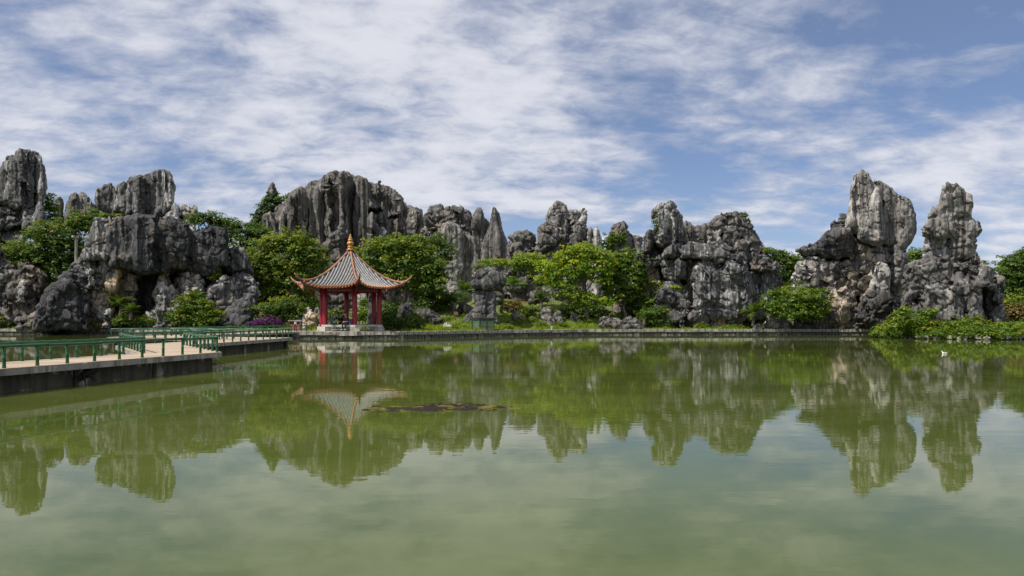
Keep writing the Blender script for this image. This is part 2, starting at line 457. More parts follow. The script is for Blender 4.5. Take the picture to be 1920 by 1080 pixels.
def ground_z(x, y):
    x = np.asarray(x, dtype=float); y = np.asarray(y, dtype=float)
    d = np.maximum(y - shore_y(x) - .5, 0)
    pav = np.exp(-(((x + 12) / 6.5) ** 2)) * np.clip((62 - y) / 5, 0, 1)
    rise = np.exp(-((x - 3.5) / 11.5) ** 4) * .125 + .045
    n = pn(x * .35, y * .35, 0, 5) * .55 * np.clip(d / 2, 0, 1) + pn(x * 1.1, y * 1.1, 0, 6) * .18 * np.clip(d / 1.0, 0, 1)
    z = WALLZ - .04 + np.minimum(d, 16) * rise + np.maximum(np.minimum(d, 60) - 16, 0) * .05 + n
    return z * (1 - pav) + (WALLZ - .045) * pav


def build_ground():
    xs = np.concatenate([np.linspace(-900, -62, 12), np.linspace(-60, 60, 241), np.linspace(62, 900, 12)])
    t = np.concatenate([np.linspace(0, 30, 61), np.geomspace(32, 1500, 16)])
    X, T = np.meshgrid(xs, t, indexing='ij'); Y = shore_y(X) + .3 + T; Z = ground_z(X, Y)
    V = np.stack([X, Y, Z], -1).reshape(-1, 3); n, m = X.shape
    I = np.arange(n * m).reshape(n, m)
    Q = np.stack([I[:-1, :-1], I[1:, :-1], I[1:, 1:], I[:-1, 1:]], -1).reshape(-1, 4)
    mesh_obj('ground', V, Q, M['ground'], smooth=True)['kind'] = 'structure'


build_ground()


def stone_wall(label, pts, x0, x1, length=.68):
    """retaining wall of two courses of separate stones along the shore line"""
    root = empty('stone_wall', (pts[0][0], pts[0][1], 0)); ox, oy = pts[0]
    tag(root, label, 'wall')
    back = MB(); cop = []; base = []
    variants = []
    for k in range(10):
        b = MB(); b.box((0, 0, 0), (length - .035, .42, .25), j=.022); me = b.build('stone', M['coping']).data
        b2 = MB(); b2.box((0, 0, 0), (length - .05, .40, .34), j=.03); me2 = b2.build('stone', M['coping_dark']).data
        variants.append((me, me2))
    for o in list(C.objects):
        if o.type == 'MESH' and o.data in [m_ for v_ in variants for m_ in v_]: bpy.data.objects.remove(o)
    cnt = 0
    for (ax, ay), (bx, by) in zip(pts[:-1], pts[1:]):
        L = math.hypot(bx - ax, by - ay); n = max(1, round(L / length)); ang = math.atan2(by - ay, bx - ax)
        nx_, ny_ = -math.sin(ang), math.cos(ang)
        back.box(((ax + bx) / 2 - ox + nx_ * .36, (ay + by) / 2 - oy + ny_ * .36, .1), (L + .3, .5, .74), ang)
        for i in range(n):
            t = (i + .5) / n
            for course in (0, 1):
                o = bpy.data.objects.new('stone', variants[random.randrange(10)][course]); C.objects.link(o); o.parent = root
                tt = t + (0 if course == 0 else .5 / n)
                off = (.17 if course == 0 else .24) + random.uniform(-.02, .02)
                o.location = (ax + (bx - ax) * tt - ox + nx_ * off, ay + (by - ay) * tt - oy + ny_ * off,
                              (WALLZ - .125 if course == 0 else .10) + random.uniform(-.012, .012))
                o.rotation_euler = (0, 0, ang + random.choice([0, math.pi]) + random.uniform(-.02, .02)); o.scale = (L / n / length, 1, 1)
                cnt += 1
    back.build('wall_core', M['coping_dark'], root)
    return root


stone_wall('low stone retaining wall along the far left shore behind the walkway', SHORE[1:6], 0, 0, .95)
stone_wall('low pale stone wall under the red pavilion at the waterline', SHORE[5:10], 0, 0, .62)
stone_wall('long low stone wall edging the lawn from the green cabinet to the right-hand rocks', SHORE[9:15], 0, 0, .62)
stone_wall('low stone wall showing at the far right behind the islet', SHORE[14:16], 0, 0, 1.2)


# ------------------------------------------------------------------ rocks
def blk(poly, dy=0.0, T=2.0, R=.8, fl=.35, ff=.55, rough=.25, pale=0.0, tan=0.0, ft=.28):
    return dict(poly=poly, dy=dy, T=T, R=R, fl=fl, ff=ff, rough=rough, pale=pale, tan=tan, ft=ft)


def rock_mesh(name, blocks, D, mat, parent=None, origin=(0, 0, 0), vox=.0016, k=.12, seed=1, cuts=(), warp=.25, wfreq=.45, amp=1.0, lumpy=1.0):
    h = D * vox * 1.16; s = D / 64.0
    allx = [p[0] for b in blocks for p in b['poly']]; kx = ((min(allx) + max(allx)) / 2 - 960) / F    # the rock faces the lake at this slant
    B = []
    for b in blocks:
        Db = D + b['dy']
        Dp = Db - max(0, b['T'] - b['R']) * .8          # the rim of the block that meets the eye stands nearer than its middle
        B.append((np.array([[(x - 960) / F * Dp - (Dp - D) * kx, CAMZ + (HY - (600 if (y > 495 and D > 70) else y)) / F * Dp] for x, y in b['poly']]), Db, b))
    lo = np.array([min(q[0][:, 0].min() for q in B), min(q[1] - q[2]['T'] for q in B), min(q[0][:, 1].min() for q in B)]) - 1.0 * s
    hi = np.array([max(q[0][:, 0].max() for q in B), max(q[1] + q[2]['T'] for q in B), max(q[0][:, 1].max() for q in B)]) + 1.0 * s
    lo[2] = max(lo[2], -.5)
    n = np.ceil((hi - lo) / h).astype(int) + 2
    xs = lo[0] + np.arange(n[0]) * h; ys = lo[1] + np.arange(n[1]) * h; zs = lo[2] + np.arange(n[2]) * h
    X, Z = np.meshgrid(xs, zs, indexing='ij'); X = X.astype(np.float32); Z = Z.astype(np.float32)
    wx = X + s * warp * (pn(X * wfreq / s, 3.1, Z * wfreq / s, seed) + .5 * pn(X * 1.3 / s, 7.7, Z * 1.3 / s, seed))
    wz = Z + s * warp * (pn(X * wfreq / s, 13.1, Z * wfreq / s, seed + 1) + .5 * pn(X * 1.3 / s, 17.7, Z * 1.3 / s, seed + 1))
    Fv = np.full((n[0], n[1], n[2]), 9.0, dtype=np.float32)
    lean = s * .5 * pn(X * .3 / s, 1.5, Z * .35 / s, seed + 2) + s * .25 * pn(X * .9 / s, 4.5, Z * .9 / s, seed + 2)
    for bi, (poly, Db, b) in enumerate(B):
        m = 1.0 * s
        ix0 = max(0, int((poly[:, 0].min() - m - lo[0]) / h)); ix1 = min(n[0], int((poly[:, 0].max() + m - lo[0]) / h) + 2)
        iz0 = max(0, int((poly[:, 1].min() - m - lo[2]) / h)); iz1 = min(n[2], int((poly[:, 1].max() + m - lo[2]) / h) + 2)
        iy0 = max(0, int((Db - b['T'] - m - lo[1]) / h)); iy1 = min(n[1], int((Db + b['T'] + m - lo[1]) / h) + 2)
        sl = (slice(ix0, ix1), slice(iz0, iz1))
        f2 = polysdf(wx[sl], wz[sl], poly)
        fx = X[sl] * b['ff'] / s + .35 * pn(X[sl] * .3, 2.2, Z[sl] * .10, seed + bi)
        g = np.abs(pn(fx, 5.5 + bi, Z[sl] * b['ff'] * .07 / s, seed + 3)) * 2.2 + np.abs(pn(fx * 2.4, 9.5 + bi, Z[sl] * b['ff'] * .2 / s, seed + 4)) * .8
        g = g - .62
        f2 = f2 - b['fl'] * b['ft'] * s * g
        T = b['T'] + b['fl'] * s * g
        R = b['R']
        y = ys[iy0:iy1][None, :, None]
        a = np.maximum(f2[:, None, :] + R, 0); c = np.maximum(np.abs(y - Db - lean[sl][:, None, :]) - T[:, None, :] + R, 0)
        f = (np.sqrt(a * a + c * c) - R).astype(np.float32)
        sub = Fv[ix0:ix1, iy0:iy1, iz0:iz1]
        if k > 0:
            hh = np.clip(.5 + .5 * (sub - f) / (k * s), 0, 1)
            Fv[ix0:ix1, iy0:iy1, iz0:iz1] = sub * (1 - hh) + f * hh - k * s * hh * (1 - hh)
        else: Fv[ix0:ix1, iy0:iy1, iz0:iz1] = np.minimum(sub, f)
    for poly, dy, T, R in cuts:
        Db = D + dy; pw = np.array([[(x - 960) / F * Db - (Db - D) * kx, CAMZ + (HY - y) / F * Db] for x, y in poly])
        f2 = polysdf(wx, wz, pw); a = np.maximum(f2[:, None, :] + R, 0); c = np.maximum(np.abs(ys[None, :, None] - Db) - T + R, 0)
        Fv = np.maximum(Fv, -(np.sqrt(a * a + c * c) - R)).astype(np.float32)
    # mid-scale lumps near the surface
    near = np.argwhere(np.abs(Fv) < .8 * s)
    px_, py_, pz_ = lo[0] + near[:, 0] * h, lo[1] + near[:, 1] * h, lo[2] + near[:, 2] * h
    lump = amp * lumpy * s * (pn(px_ * .42 / s, py_ * .42 / s, pz_ * .22 / s, seed + 7) * .30 + np.clip(.10 - np.abs(pn(px_ * .55 / s, py_ * .55 / s, pz_ * .8 / s, seed + 8)), 0, 1) * 2.6)
    Fv[near[:, 0], near[:, 1], near[:, 2]] += lump.astype(np.float32)
    Fv[0], Fv[-1] = 9, 9; Fv[:, 0], Fv[:, -1] = 9, 9; Fv[:, :, 0], Fv[:, :, -1] = 9, 9
    V, Q = surface_nets(Fv, lo, h)
    N = vnormals(V, Q)
    # which block a vertex belongs to -> surface character
    W = np.zeros(len(V)); fl = np.zeros(len(V)); ro = np.zeros(len(V)); pa = np.zeros(len(V)); ta = np.zeros(len(V))
    for poly, Db, b in B:
        f2 = polysdf(V[:, 0], V[:, 2], poly); d = np.maximum(f2, np.abs(V[:, 1] - Db) - b['T'])
        wt = np.exp(-np.clip(d, -1.2, 5) / (.25 * s)); W += wt
        fl += wt * b['fl']; ro += wt * b['rough']; pa += wt * b['pale']; ta += wt * b['tan']
    fl /= W; ro /= W; pa /= W; ta /= W
    x, y, z = V[:, 0] / s, V[:, 1] / s, V[:, 2] / s
    wv = .5 * pn(x * .5, y * .5, z * .35, seed + 11)
    # upright flutes: round hollows between sharp ribs
    wf = .45 * pn(x * .4, y * .4, z * .08, seed + 21)
    flu = .38 - np.abs(pn(x * .95 + wf, y * .95 + wf, z * .045, seed + 12)) * 1.9 + (.3 - np.abs(pn(x * 2.4 + wf * 2, y * 2.4, z * .09, seed + 13)) * 1.8) * .55
    fl = np.minimum(fl, .85)
    crk = np.clip(np.abs(pn(x * .6 + wv * .5, y * .6, z * .9 + wv, seed + 14)) * 9, 0, 1) - 1    # sharp dark joints
    bed = np.clip(np.abs(pn(x * .11, y * .11, z * .36 + wv * .35, seed + 15)) * 15, 0, 1) - 1    # bedding planes
    # broken, stepped faces: each cell of a warped grid sits at its own depth
    cx_ = np.floor(x * .9 + wv * 1.4); cz_ = np.floor(z * 1.1 + pn(x * .8, y * .8, z * .8, seed + 19) * 1.6)
    stp = pn(cx_ * .73, y * .35, cz_ * .61, seed + 20)
    rg = (.30 - np.abs(pn(x * 1.2, y * 1.2, z * .55, seed + 16)) * 1.6) + (.25 - np.abs(pn(x * 3.0, y * 3.0, z * 1.5, seed + 17)) * 1.5) * .40
    fi = pn(x * 6.0, y * 6.0, z * 4.5, seed + 18)
    steep = 1 - .45 * np.abs(N[:, 2])
    disp = amp * s * (flu * fl * .62 * steep + ro * (crk * .70 + rg * .36 + stp * 1.05) + bed * .26 * np.clip(ro * 4 - .25, 0, 1) + fi * .05)
    V = V + N * disp[:, None]
    V[:, 0] += (V[:, 1] - D) * kx
    o = mesh_obj(name, V, Q, mat, parent, origin, smooth=True, attrs={'pale': ('POINT', pa), 'tan': ('POINT', ta)})
    return o


def rock_thing(name, label, cat, D, parts, group=None):
    """parts: list of (part name, blocks, material, options)"""
    allx = [p[0] for pt in parts for b in pt[1] for p in b['poly']]
    bx = (min(allx) + max(allx)) / 2
    org = P(bx, HY, D); org[2] = float(ground_z(org[0], org[1]))
    if len(parts) == 1:
        nm, bl, mt, op = parts[0]
        o = rock_mesh(name, bl, D, mt, None, org, **op)
        return tag(o, label, cat, group)
    root = empty(name, org); tag(root, label, cat, group)
    for nm, bl, mt, op in parts:
        o = rock_mesh(nm, bl, D, mt, None, org, **op); o.parent = root; o.location = (0, 0, 0)
    return root


RK, RF, RW, RR = M['rock'], M['rock_far'], M['rock_warm'], M['rock_rough']
S_ = 'rock formation'

# the great fluted crag behind the pavilion
rock_thing('limestone_crag', 'broad grey fluted limestone crag rising behind the red pavilion, the largest rock', S_, 107, [
    ('crag', [
        blk([(500, 560), (502, 425), (503, 409), (511, 402), (517, 404), (520, 391), (530, 383), (535, 374), (545, 366), (565, 359), (576, 355), (581, 347), (597, 343), (610, 335), (625, 327), (635, 324), (650, 322), (659, 327),
             (664, 334), (672, 333), (680, 340), (700, 342), (712, 347), (720, 354), (730, 353), (740, 357), (752, 366), (758, 379), (770, 390), (785, 397), (798, 404), (806, 420), (814, 440), (817, 560)], 0, 5, 1.6, 1.15, .95, .04, ft=.06),
        blk([(520, 560), (521, 396), (536, 380), (560, 365), (574, 366), (578, 560)], -1.3, 4.4, 1.2, 1.4, 1.1, .05, ft=.10),
        blk([(582, 560), (583, 352), (600, 347), (607, 345), (612, 560)], -1.9, 4.6, 1.1, 1.3, 1.0, .05, ft=.10),
        blk([(608, 560), (612, 344), (636, 328), (650, 325), (658, 331), (661, 560)], -3.0, 4.8, 1.3, 1.5, .95, .05, ft=.10),
        blk([(666, 560), (668, 345), (684, 345), (706, 349), (712, 560)], -1.6, 4.6, 1.1, 1.5, 1.05, .05, ft=.10),
        blk([(720, 560), (722, 360), (742, 362), (752, 376), (754, 560)], -1.0, 4.5, 1.1, 1.2, 1.0, .1, ft=.10),
        blk([(765, 440), (766, 406), (785, 400), (801, 408), (812, 430), (812, 452), (792, 462), (770, 450)], -2.6, 3.5, 1.2, .8, .8, .2, pale=.3, ft=.15),
        blk([(594, 520), (596, 465), (612, 446), (628, 430), (640, 445), (655, 480), (665, 520)], -7.0, 2.6, 1.2, .3, .6, .5, pale=-.1),
        blk([(690, 520), (700, 440), (716, 424), (726, 440), (735, 520)], -4.2, 3.0, 1.1, .5, .8, .3, pale=.1)],
     RF, dict(seed=3, vox=.0013, k=.15, lumpy=.12, warp=.10, cuts=[
        ([(688, 408), (692, 393), (712, 388), (718, 395), (704, 402)], -6, 2.6, .5), ([(724, 411), (738, 402), (750, 408), (738, 412)], -5.4, 2.2, .5)]))])
# twin small peaks far left
rock_thing('limestone_peak', 'pair of small grey peaks beyond the trees, between the left tower and the perched boulder', S_, 92, [
    ('peak', [blk([(101, 425), (101, 380), (106, 368), (113, 366), (118, 378), (119, 425)], 0, 1.0, .7, .3, .9, .1),
              blk([(122, 430), (125, 384), (131, 366), (138, 361), (147, 364), (152, 360), (158, 364), (165, 375), (170, 385), (172, 430)], .6, 1.8, .9, .55, .8, .1),
              blk([(170, 430), (172, 388), (177, 383), (184, 392), (186, 430)], 1, 1, .6, .3, .9, .1)], RF, dict(seed=11, k=.1, lumpy=.3, warp=.12))])
# the left tower
rock_thing('limestone_tower', 'tall dark fluted limestone tower at the left edge of the photo', S_, 80, [
    ('shaft', [
        blk([(-26, 390), (-20, 355), (4, 309), (10, 305), (30, 302), (34, 320), (36, 390)], 0, 3.2, 1.3, .6, .6, .25),
        blk([(27, 392), (27, 300), (31, 287), (40, 281), (52, 280), (63, 284), (66, 320), (66, 392)], -.5, 3.2, 1.2, .75, .55, .15, pale=.15),
        blk([(56, 400), (58, 288), (64, 284), (75, 297), (83, 314), (87, 336), (87, 356), (81, 376), (77, 400)], .2, 3.0, 1.1, .8, .6, .12, pale=.35),
        blk([(12, 299), (12, 291), (24, 290), (27, 299), (38, 304), (30, 309), (17, 303)], -.4, 1.3, .4, .1, .8, .3),
    ], RK, dict(seed=21, vox=.0015, lumpy=.4, warp=.15, cuts=[([(38, 345), (46, 342), (52, 358), (54, 368), (45, 375), (40, 362)], -3.6, 1.1, .4)])),
    ('foot', [
        blk([(43, 432), (43, 390), (60, 388), (78, 390), (86, 418), (76, 440)], -.6, 2.8, .8, .55, .6, .15, pale=.2),
        blk([(-30, 432), (-28, 391), (20, 391), (41, 394), (41, 428), (20, 434)], -.3, 3, .9, .2, .6, .4),
        blk([(9, 462), (8, 440), (20, 432), (38, 432), (50, 442), (50, 462)], -1.2, 1.6, .9, .1, .6, .3),
        blk([(-30, 470), (-30, 424), (0, 424), (10, 436), (8, 452), (0, 470)], -1, 1.8, .9, .1, .6, .3),
        blk([(-30, 620), (-30, 460), (40, 455), (90, 470), (90, 620)], .5, 2, 1, .2, .6, .3)], RK, dict(seed=25, vox=.0018))])
# low boulders, far left shore
rock_thing('lichen_boulder', 'rough grey boulders below the bushy tree at the left edge', S_, 67, [
    ('boulders', [
        blk([(-40, 616), (-40, 455), (-6, 452), (6, 470), (14, 488), (27, 500), (22, 522), (10, 545), (6, 616)], 0, 2.2, 1.0, .25, .5, .4),
        blk([(4, 610), (6, 550), (14, 528), (26, 510), (36, 490), (50, 486), (62, 490), (76, 502), (84, 520), (80, 560), (76, 612)], -.5, 2.0, 1.0, .2, .5, .35, pale=-.3, tan=.1),
        blk([(34, 566), (35, 535), (42, 527), (50, 529), (53, 545), (50, 566)], -2.4, 1.0, .5, .1, .6, .3, pale=.5),
        blk([(28, 618), (32, 600), (52, 588), (70, 582), (86, 596), (88, 618)], -2.6, 1.4, .8, .1, .5, .4)], RR, dict(seed=31))])
# the perched boulder on its wide overhanging base
rock_thing('perched_boulder_rock', 'dark fluted boulder balanced on a wide overhanging rock with caves, left of the walkway end', S_, 64, [
    ('perched_boulder', [
        blk([(178, 369), (183, 357), (197, 350), (208, 345), (215, 352), (214, 380), (210, 402), (193, 397), (182, 387)], 0, 1.7, .9, .3, 1.0, .12),
        blk([(209, 402), (212, 356), (219, 348), (231, 343), (239, 347), (240, 380), (238, 403), (222, 402)], -.45, 1.8, .9, .3, 1.0, .12, pale=.1),
        blk([(235, 405), (239, 342), (246, 332), (258, 327), (266, 328), (273, 335), (274, 370), (272, 407)], -.7, 1.9, .9, .3, 1.0, .12, pale=.15),
        blk([(268, 408), (269, 330), (278, 326), (287, 326), (293, 345), (295, 408)], -.2, 1.9, .8, .4, 1.1, .12),
        blk([(286, 408), (288, 322), (296, 319), (305, 316), (315, 323), (320, 337), (325, 348), (327, 356), (322, 368), (320, 383), (307, 403), (294, 411)], -.6, 1.8, .8, .6, 1.1, .1, pale=.3),
        blk([(305, 400), (318, 340), (327, 350), (326, 362), (320, 368), (319, 385), (310, 402)], .3, 1.3, .6, .3, 1.1, .1)], RK, dict(seed=41, vox=.0014, k=.04, warp=.1, lumpy=.4)),
    ('overhang', [
        blk([(158, 492), (161, 448), (168, 428), (178, 409), (192, 404), (208, 406), (213, 440), (212, 470), (204, 492), (186, 497)], -.9, 2.2, .9, .5, .7, .2, pale=.35),
        blk([(206, 500), (207, 455), (212, 406), (250, 405), (292, 404), (297, 440), (298, 505), (272, 512), (240, 506)], -1.3, 2.4, 1.1, .75, .7, .12, pale=-.25),
        blk([(288, 508), (288, 416), (300, 412), (328, 411), (352, 419), (360, 445), (360, 505), (330, 512)], -.9, 2.4, 1.1, .3, .5, .35, pale=-.5),
        blk([(352, 510), (356, 438), (368, 430), (392, 424), (420, 427), (428, 445), (429, 500), (408, 514), (380, 518)], -.6, 2.3, 1.0, .3, .5, .3, pale=-.5),
        blk([(422, 515), (424, 466), (438, 461), (460, 464), (465, 482), (475, 512), (450, 520)], .2, 1.7, .8, .3, .7, .35, pale=.1)], RK, dict(seed=43, vox=.00145, k=.06, lumpy=.6)),
    ('base', [
        blk([(66, 620), (68, 600), (74, 572), (88, 545), (102, 530), (118, 523), (140, 522), (160, 528), (174, 560), (172, 620)], -1.8, 2.2, 1.1, .3, .6, .28, pale=-.5),
        blk([(104, 530), (118, 508), (132, 500), (143, 488), (156, 466), (164, 458), (176, 480), (186, 520), (186, 540), (120, 540)], -.6, 2.0, .9, .2, .6, .4),
        blk([(163, 540), (160, 505), (168, 500), (176, 505), (182, 520), (186, 545)], -2.6, .8, .4, .2, .6, .3, pale=.9),
        blk([(160, 618), (170, 545), (186, 492), (226, 498), (230, 515), (214, 560), (208, 618)], -.4, 1.9, .8, .3, .6, .3, pale=.45, tan=.95),
        blk([(224, 618), (226, 512), (244, 506), (262, 512), (256, 545), (246, 580), (244, 618)], .6, 1.5, .6, .2, .7, .4, pale=.1, tan=.3),
        blk([(262, 618), (266, 596), (284, 582), (300, 590), (300, 618)], -1.6, 1.3, .6, .2, .7, .4, pale=.3),
        blk([(316, 618), (322, 540), (334, 512), (348, 512), (352, 618)], .8, 1.3, .5, .2, .7, .4, pale=.2, tan=.3),
        blk([(190, 618), (194, 580), (206, 566), (214, 580), (222, 618)], -1.7, 1.2, .5, .2, .6, .4, pale=.7, tan=.3),
        blk([(286, 620), (292, 560), (294, 520), (300, 506), (316, 506), (320, 530), (338, 560), (345, 620)], -.7, 1.5, .6, .2, .7, .4, pale=.5, tan=.45),
        blk([(282, 620), (285, 590), (298, 562), (304, 545), (312, 545), (322, 565), (346, 580), (352, 620)], -2.2, 1.4, .7, .1, .6, .45, pale=.25),
        blk([(342, 600), (342, 540), (346, 512), (372, 508), (382, 530), (380, 600)], -.5, 1.4, .6, .2, .6, .45, pale=.6, tan=.25),
        blk([(380, 620), (382, 560), (392, 538), (408, 520), (424, 516), (438, 530), (446, 560), (450, 620)], -1.3, 1.8, 1.0, .15, .6, .3, pale=.1),
        blk([(425, 620), (430, 520), (452, 512), (474, 512), (487, 530), (486, 552), (478, 570), (480, 620)], -.4, 1.8, .9, .25, .6, .4, pale=.2),
        blk([(404, 620), (416, 585), (440, 562), (468, 552), (482, 572), (482, 620)], -2.6, 1.8, .9, .15, .6, .3, pale=-.2),
        blk([(150, 620), (160, 470), (430, 470), (478, 520), (480, 620)], 3.6, 2.0, .8, .2, .5, .4, pale=-.4)], RK, dict(seed=47, vox=.0016, k=.06))])  # last block: back wall filler, coloured darker so the caves look dark
rock_thing('limestone_outcrop', 'pale grey blocky outcrop peeping out behind the perched boulder on its right', S_, 78, [
    ('outcrop', [blk([(300, 440), (302, 398), (318, 378), (334, 377), (340, 400), (340, 440)], 0, 1.5, .5, .25, .9, .15, pale=.5),
                 blk([(336, 440), (337, 384), (352, 380), (368, 385), (370, 398), (364, 440)], .6, 1.5, .5, .2, .9, .3, pale=.6)], RW, dict(seed=51))])
# rough dome and slabs right of the crag
rock_thing('rough_dome_rock', 'rough rounded grey dome with smooth slabs below, just right of the great crag', S_, 100, [
    ('dome', [blk([(798, 450), (801, 402), (810, 391), (820, 387), (835, 388), (850, 386), (870, 390), (880, 398), (885, 414), (887, 450)], 0, 4, 2.0, .2, .5, .75)], RR, dict(seed=61, vox=.0014)),
    ('slabs', [blk([(815, 530), (818, 440), (832, 424), (848, 420), (866, 432), (886, 450), (900, 480), (905, 530)], -2.5, 3, 1.2, .6, .55, .12),
               blk([(846, 525), (847, 470), (855, 460), (866, 466), (868, 490), (858, 525)], -5, 1.6, .5, .3, .8, .1, pale=.3),
               blk([(808, 540), (810, 480), (826, 470), (848, 490), (850, 540)], -4.5, 2, .7, .3, .8, .25, pale=.3)], RW, dict(seed=63, vox=.0015, lumpy=.3))])
# needles
rock_thing('stone_needle', 'left stone needle with a stepped right shoulder, darker and a little shorter', S_, 98, [
    ('needle', [blk([(884, 500), (885, 415), (889, 402), (894, 391), (900, 391), (905, 402), (908, 420), (908, 500)], 0, 1.5, 1.0, .45, .9, .05),
                blk([(904, 500), (905, 408), (912, 410), (918, 420), (918, 500)], .6, 1.4, .8, .35, .9, .05)], RF, dict(seed=71, warp=.06, lumpy=.25))])
rock_thing('stone_needle', 'right stone needle, a smooth tapering blade with a broad foot', S_, 94, [
    ('needle', [blk([(917, 505), (918, 430), (922, 404), (926, 392), (930, 392), (934, 402), (938, 420), (944, 438), (953, 455), (956, 505)], 0, 2.0, 1.4, .45, .8, .03),
                blk([(902, 505), (904, 455), (912, 438), (921, 420), (924, 505)], .4, 1.3, .8, .3, .8, .1, pale=.3)], RF, dict(seed=72, warp=.06, lumpy=.25))])
# hump and castle-like rock
rock_thing('rough_hump_rock', 'low rough grey hump between the needles and the castle-like rock', S_, 86, [
    ('hump', [blk([(944, 515), (948, 475), (956, 447), (966, 439), (982, 438), (998, 443), (1003, 456), (1004, 515)], 0, 2.6, 1.2, .2, .6, .55),
              blk([(990, 515), (994, 462), (1008, 458), (1030, 470), (1040, 515)], -.6, 2, 1.0, .2, .6, .55)], RR, dict(seed=81))])
rock_thing('castle_rock', 'castle-like grey rock with a pointed left summit and square right block above the bright tree', S_, 85, [
    ('summit', [blk([(1024, 425), (1025, 404), (1032, 392), (1038, 383), (1046, 379), (1054, 384), (1063, 394), (1065, 410), (1062, 425)], .3, 1.6, .7, .4, .9, .1),
                blk([(1062, 422), (1064, 398), (1068, 390), (1080, 392), (1093, 390), (1100, 398), (1100, 410), (1096, 421)], -.2, 1.6, .6, .4, 1.1, .2, pale=.4)], RW, dict(seed=83, vox=.0014, lumpy=.5, warp=.14)),
    ('body', [blk([(1032, 450), (1034, 402), (1046, 394), (1062, 396), (1067, 420), (1066, 450)], -.6, 1.6, .7, .3, .9, .4, pale=.1),
              blk([(1008, 500), (1010, 440), (1014, 425), (1026, 417), (1040, 425), (1060, 440), (1062, 500)], -.2, 2.4, .9, .2, .7, .45),
              blk([(1056, 500), (1060, 430), (1068, 421), (1098, 421), (1103, 440), (1104, 500)], -.3, 2.4, .8, .45, .8, .35),
              blk([(1000, 500), (1003, 455), (1009, 442), (1014, 440), (1018, 500)], .2, 1.5, .4, .2, .9, .1, pale=1.0)], RR, dict(seed=85, vox=.0015))])
rock_thing('white_blade_rock', 'slim white-streaked stone blade to the right of the castle-like rock', S_, 82, [
    ('blade', [blk([(1100, 500), (1101, 432), (1106, 425), (1112, 430), (1113, 500)], .5, 1.0, .5, .2, .9, .1, pale=.2),
               blk([(1110, 500), (1111, 440), (1114, 428), (1118, 423), (1123, 428), (1127, 442), (1129, 500)], 0, 1.1, .6, .3, .9, .05, pale=1.1)], RW, dict(seed=87, lumpy=.3, warp=.1))])
rock_thing('ivy_hill_rock', 'small rounded brown-grey peak hung with shrubs, left of the tall two-headed cliff', S_, 86, [
    ('peak', [blk([(1136, 520), (1139, 450), (1147, 422), (1158, 416), (1168, 419), (1176, 434), (1188, 440), (1202, 446), (1210, 520)], 0, 2.6, 1.2, .4, .8, .25),
              blk([(1144, 500), (1147, 458), (1153, 452), (1160, 456), (1162, 500)], -2.6, .8, .5, .2, 1, .1),
              blk([(1168, 510), (1170, 460), (1177, 450), (1184, 462), (1186, 510)], -2.6, .8, .5, .2, 1, .1)], RF, dict(seed=89, lumpy=.4))])
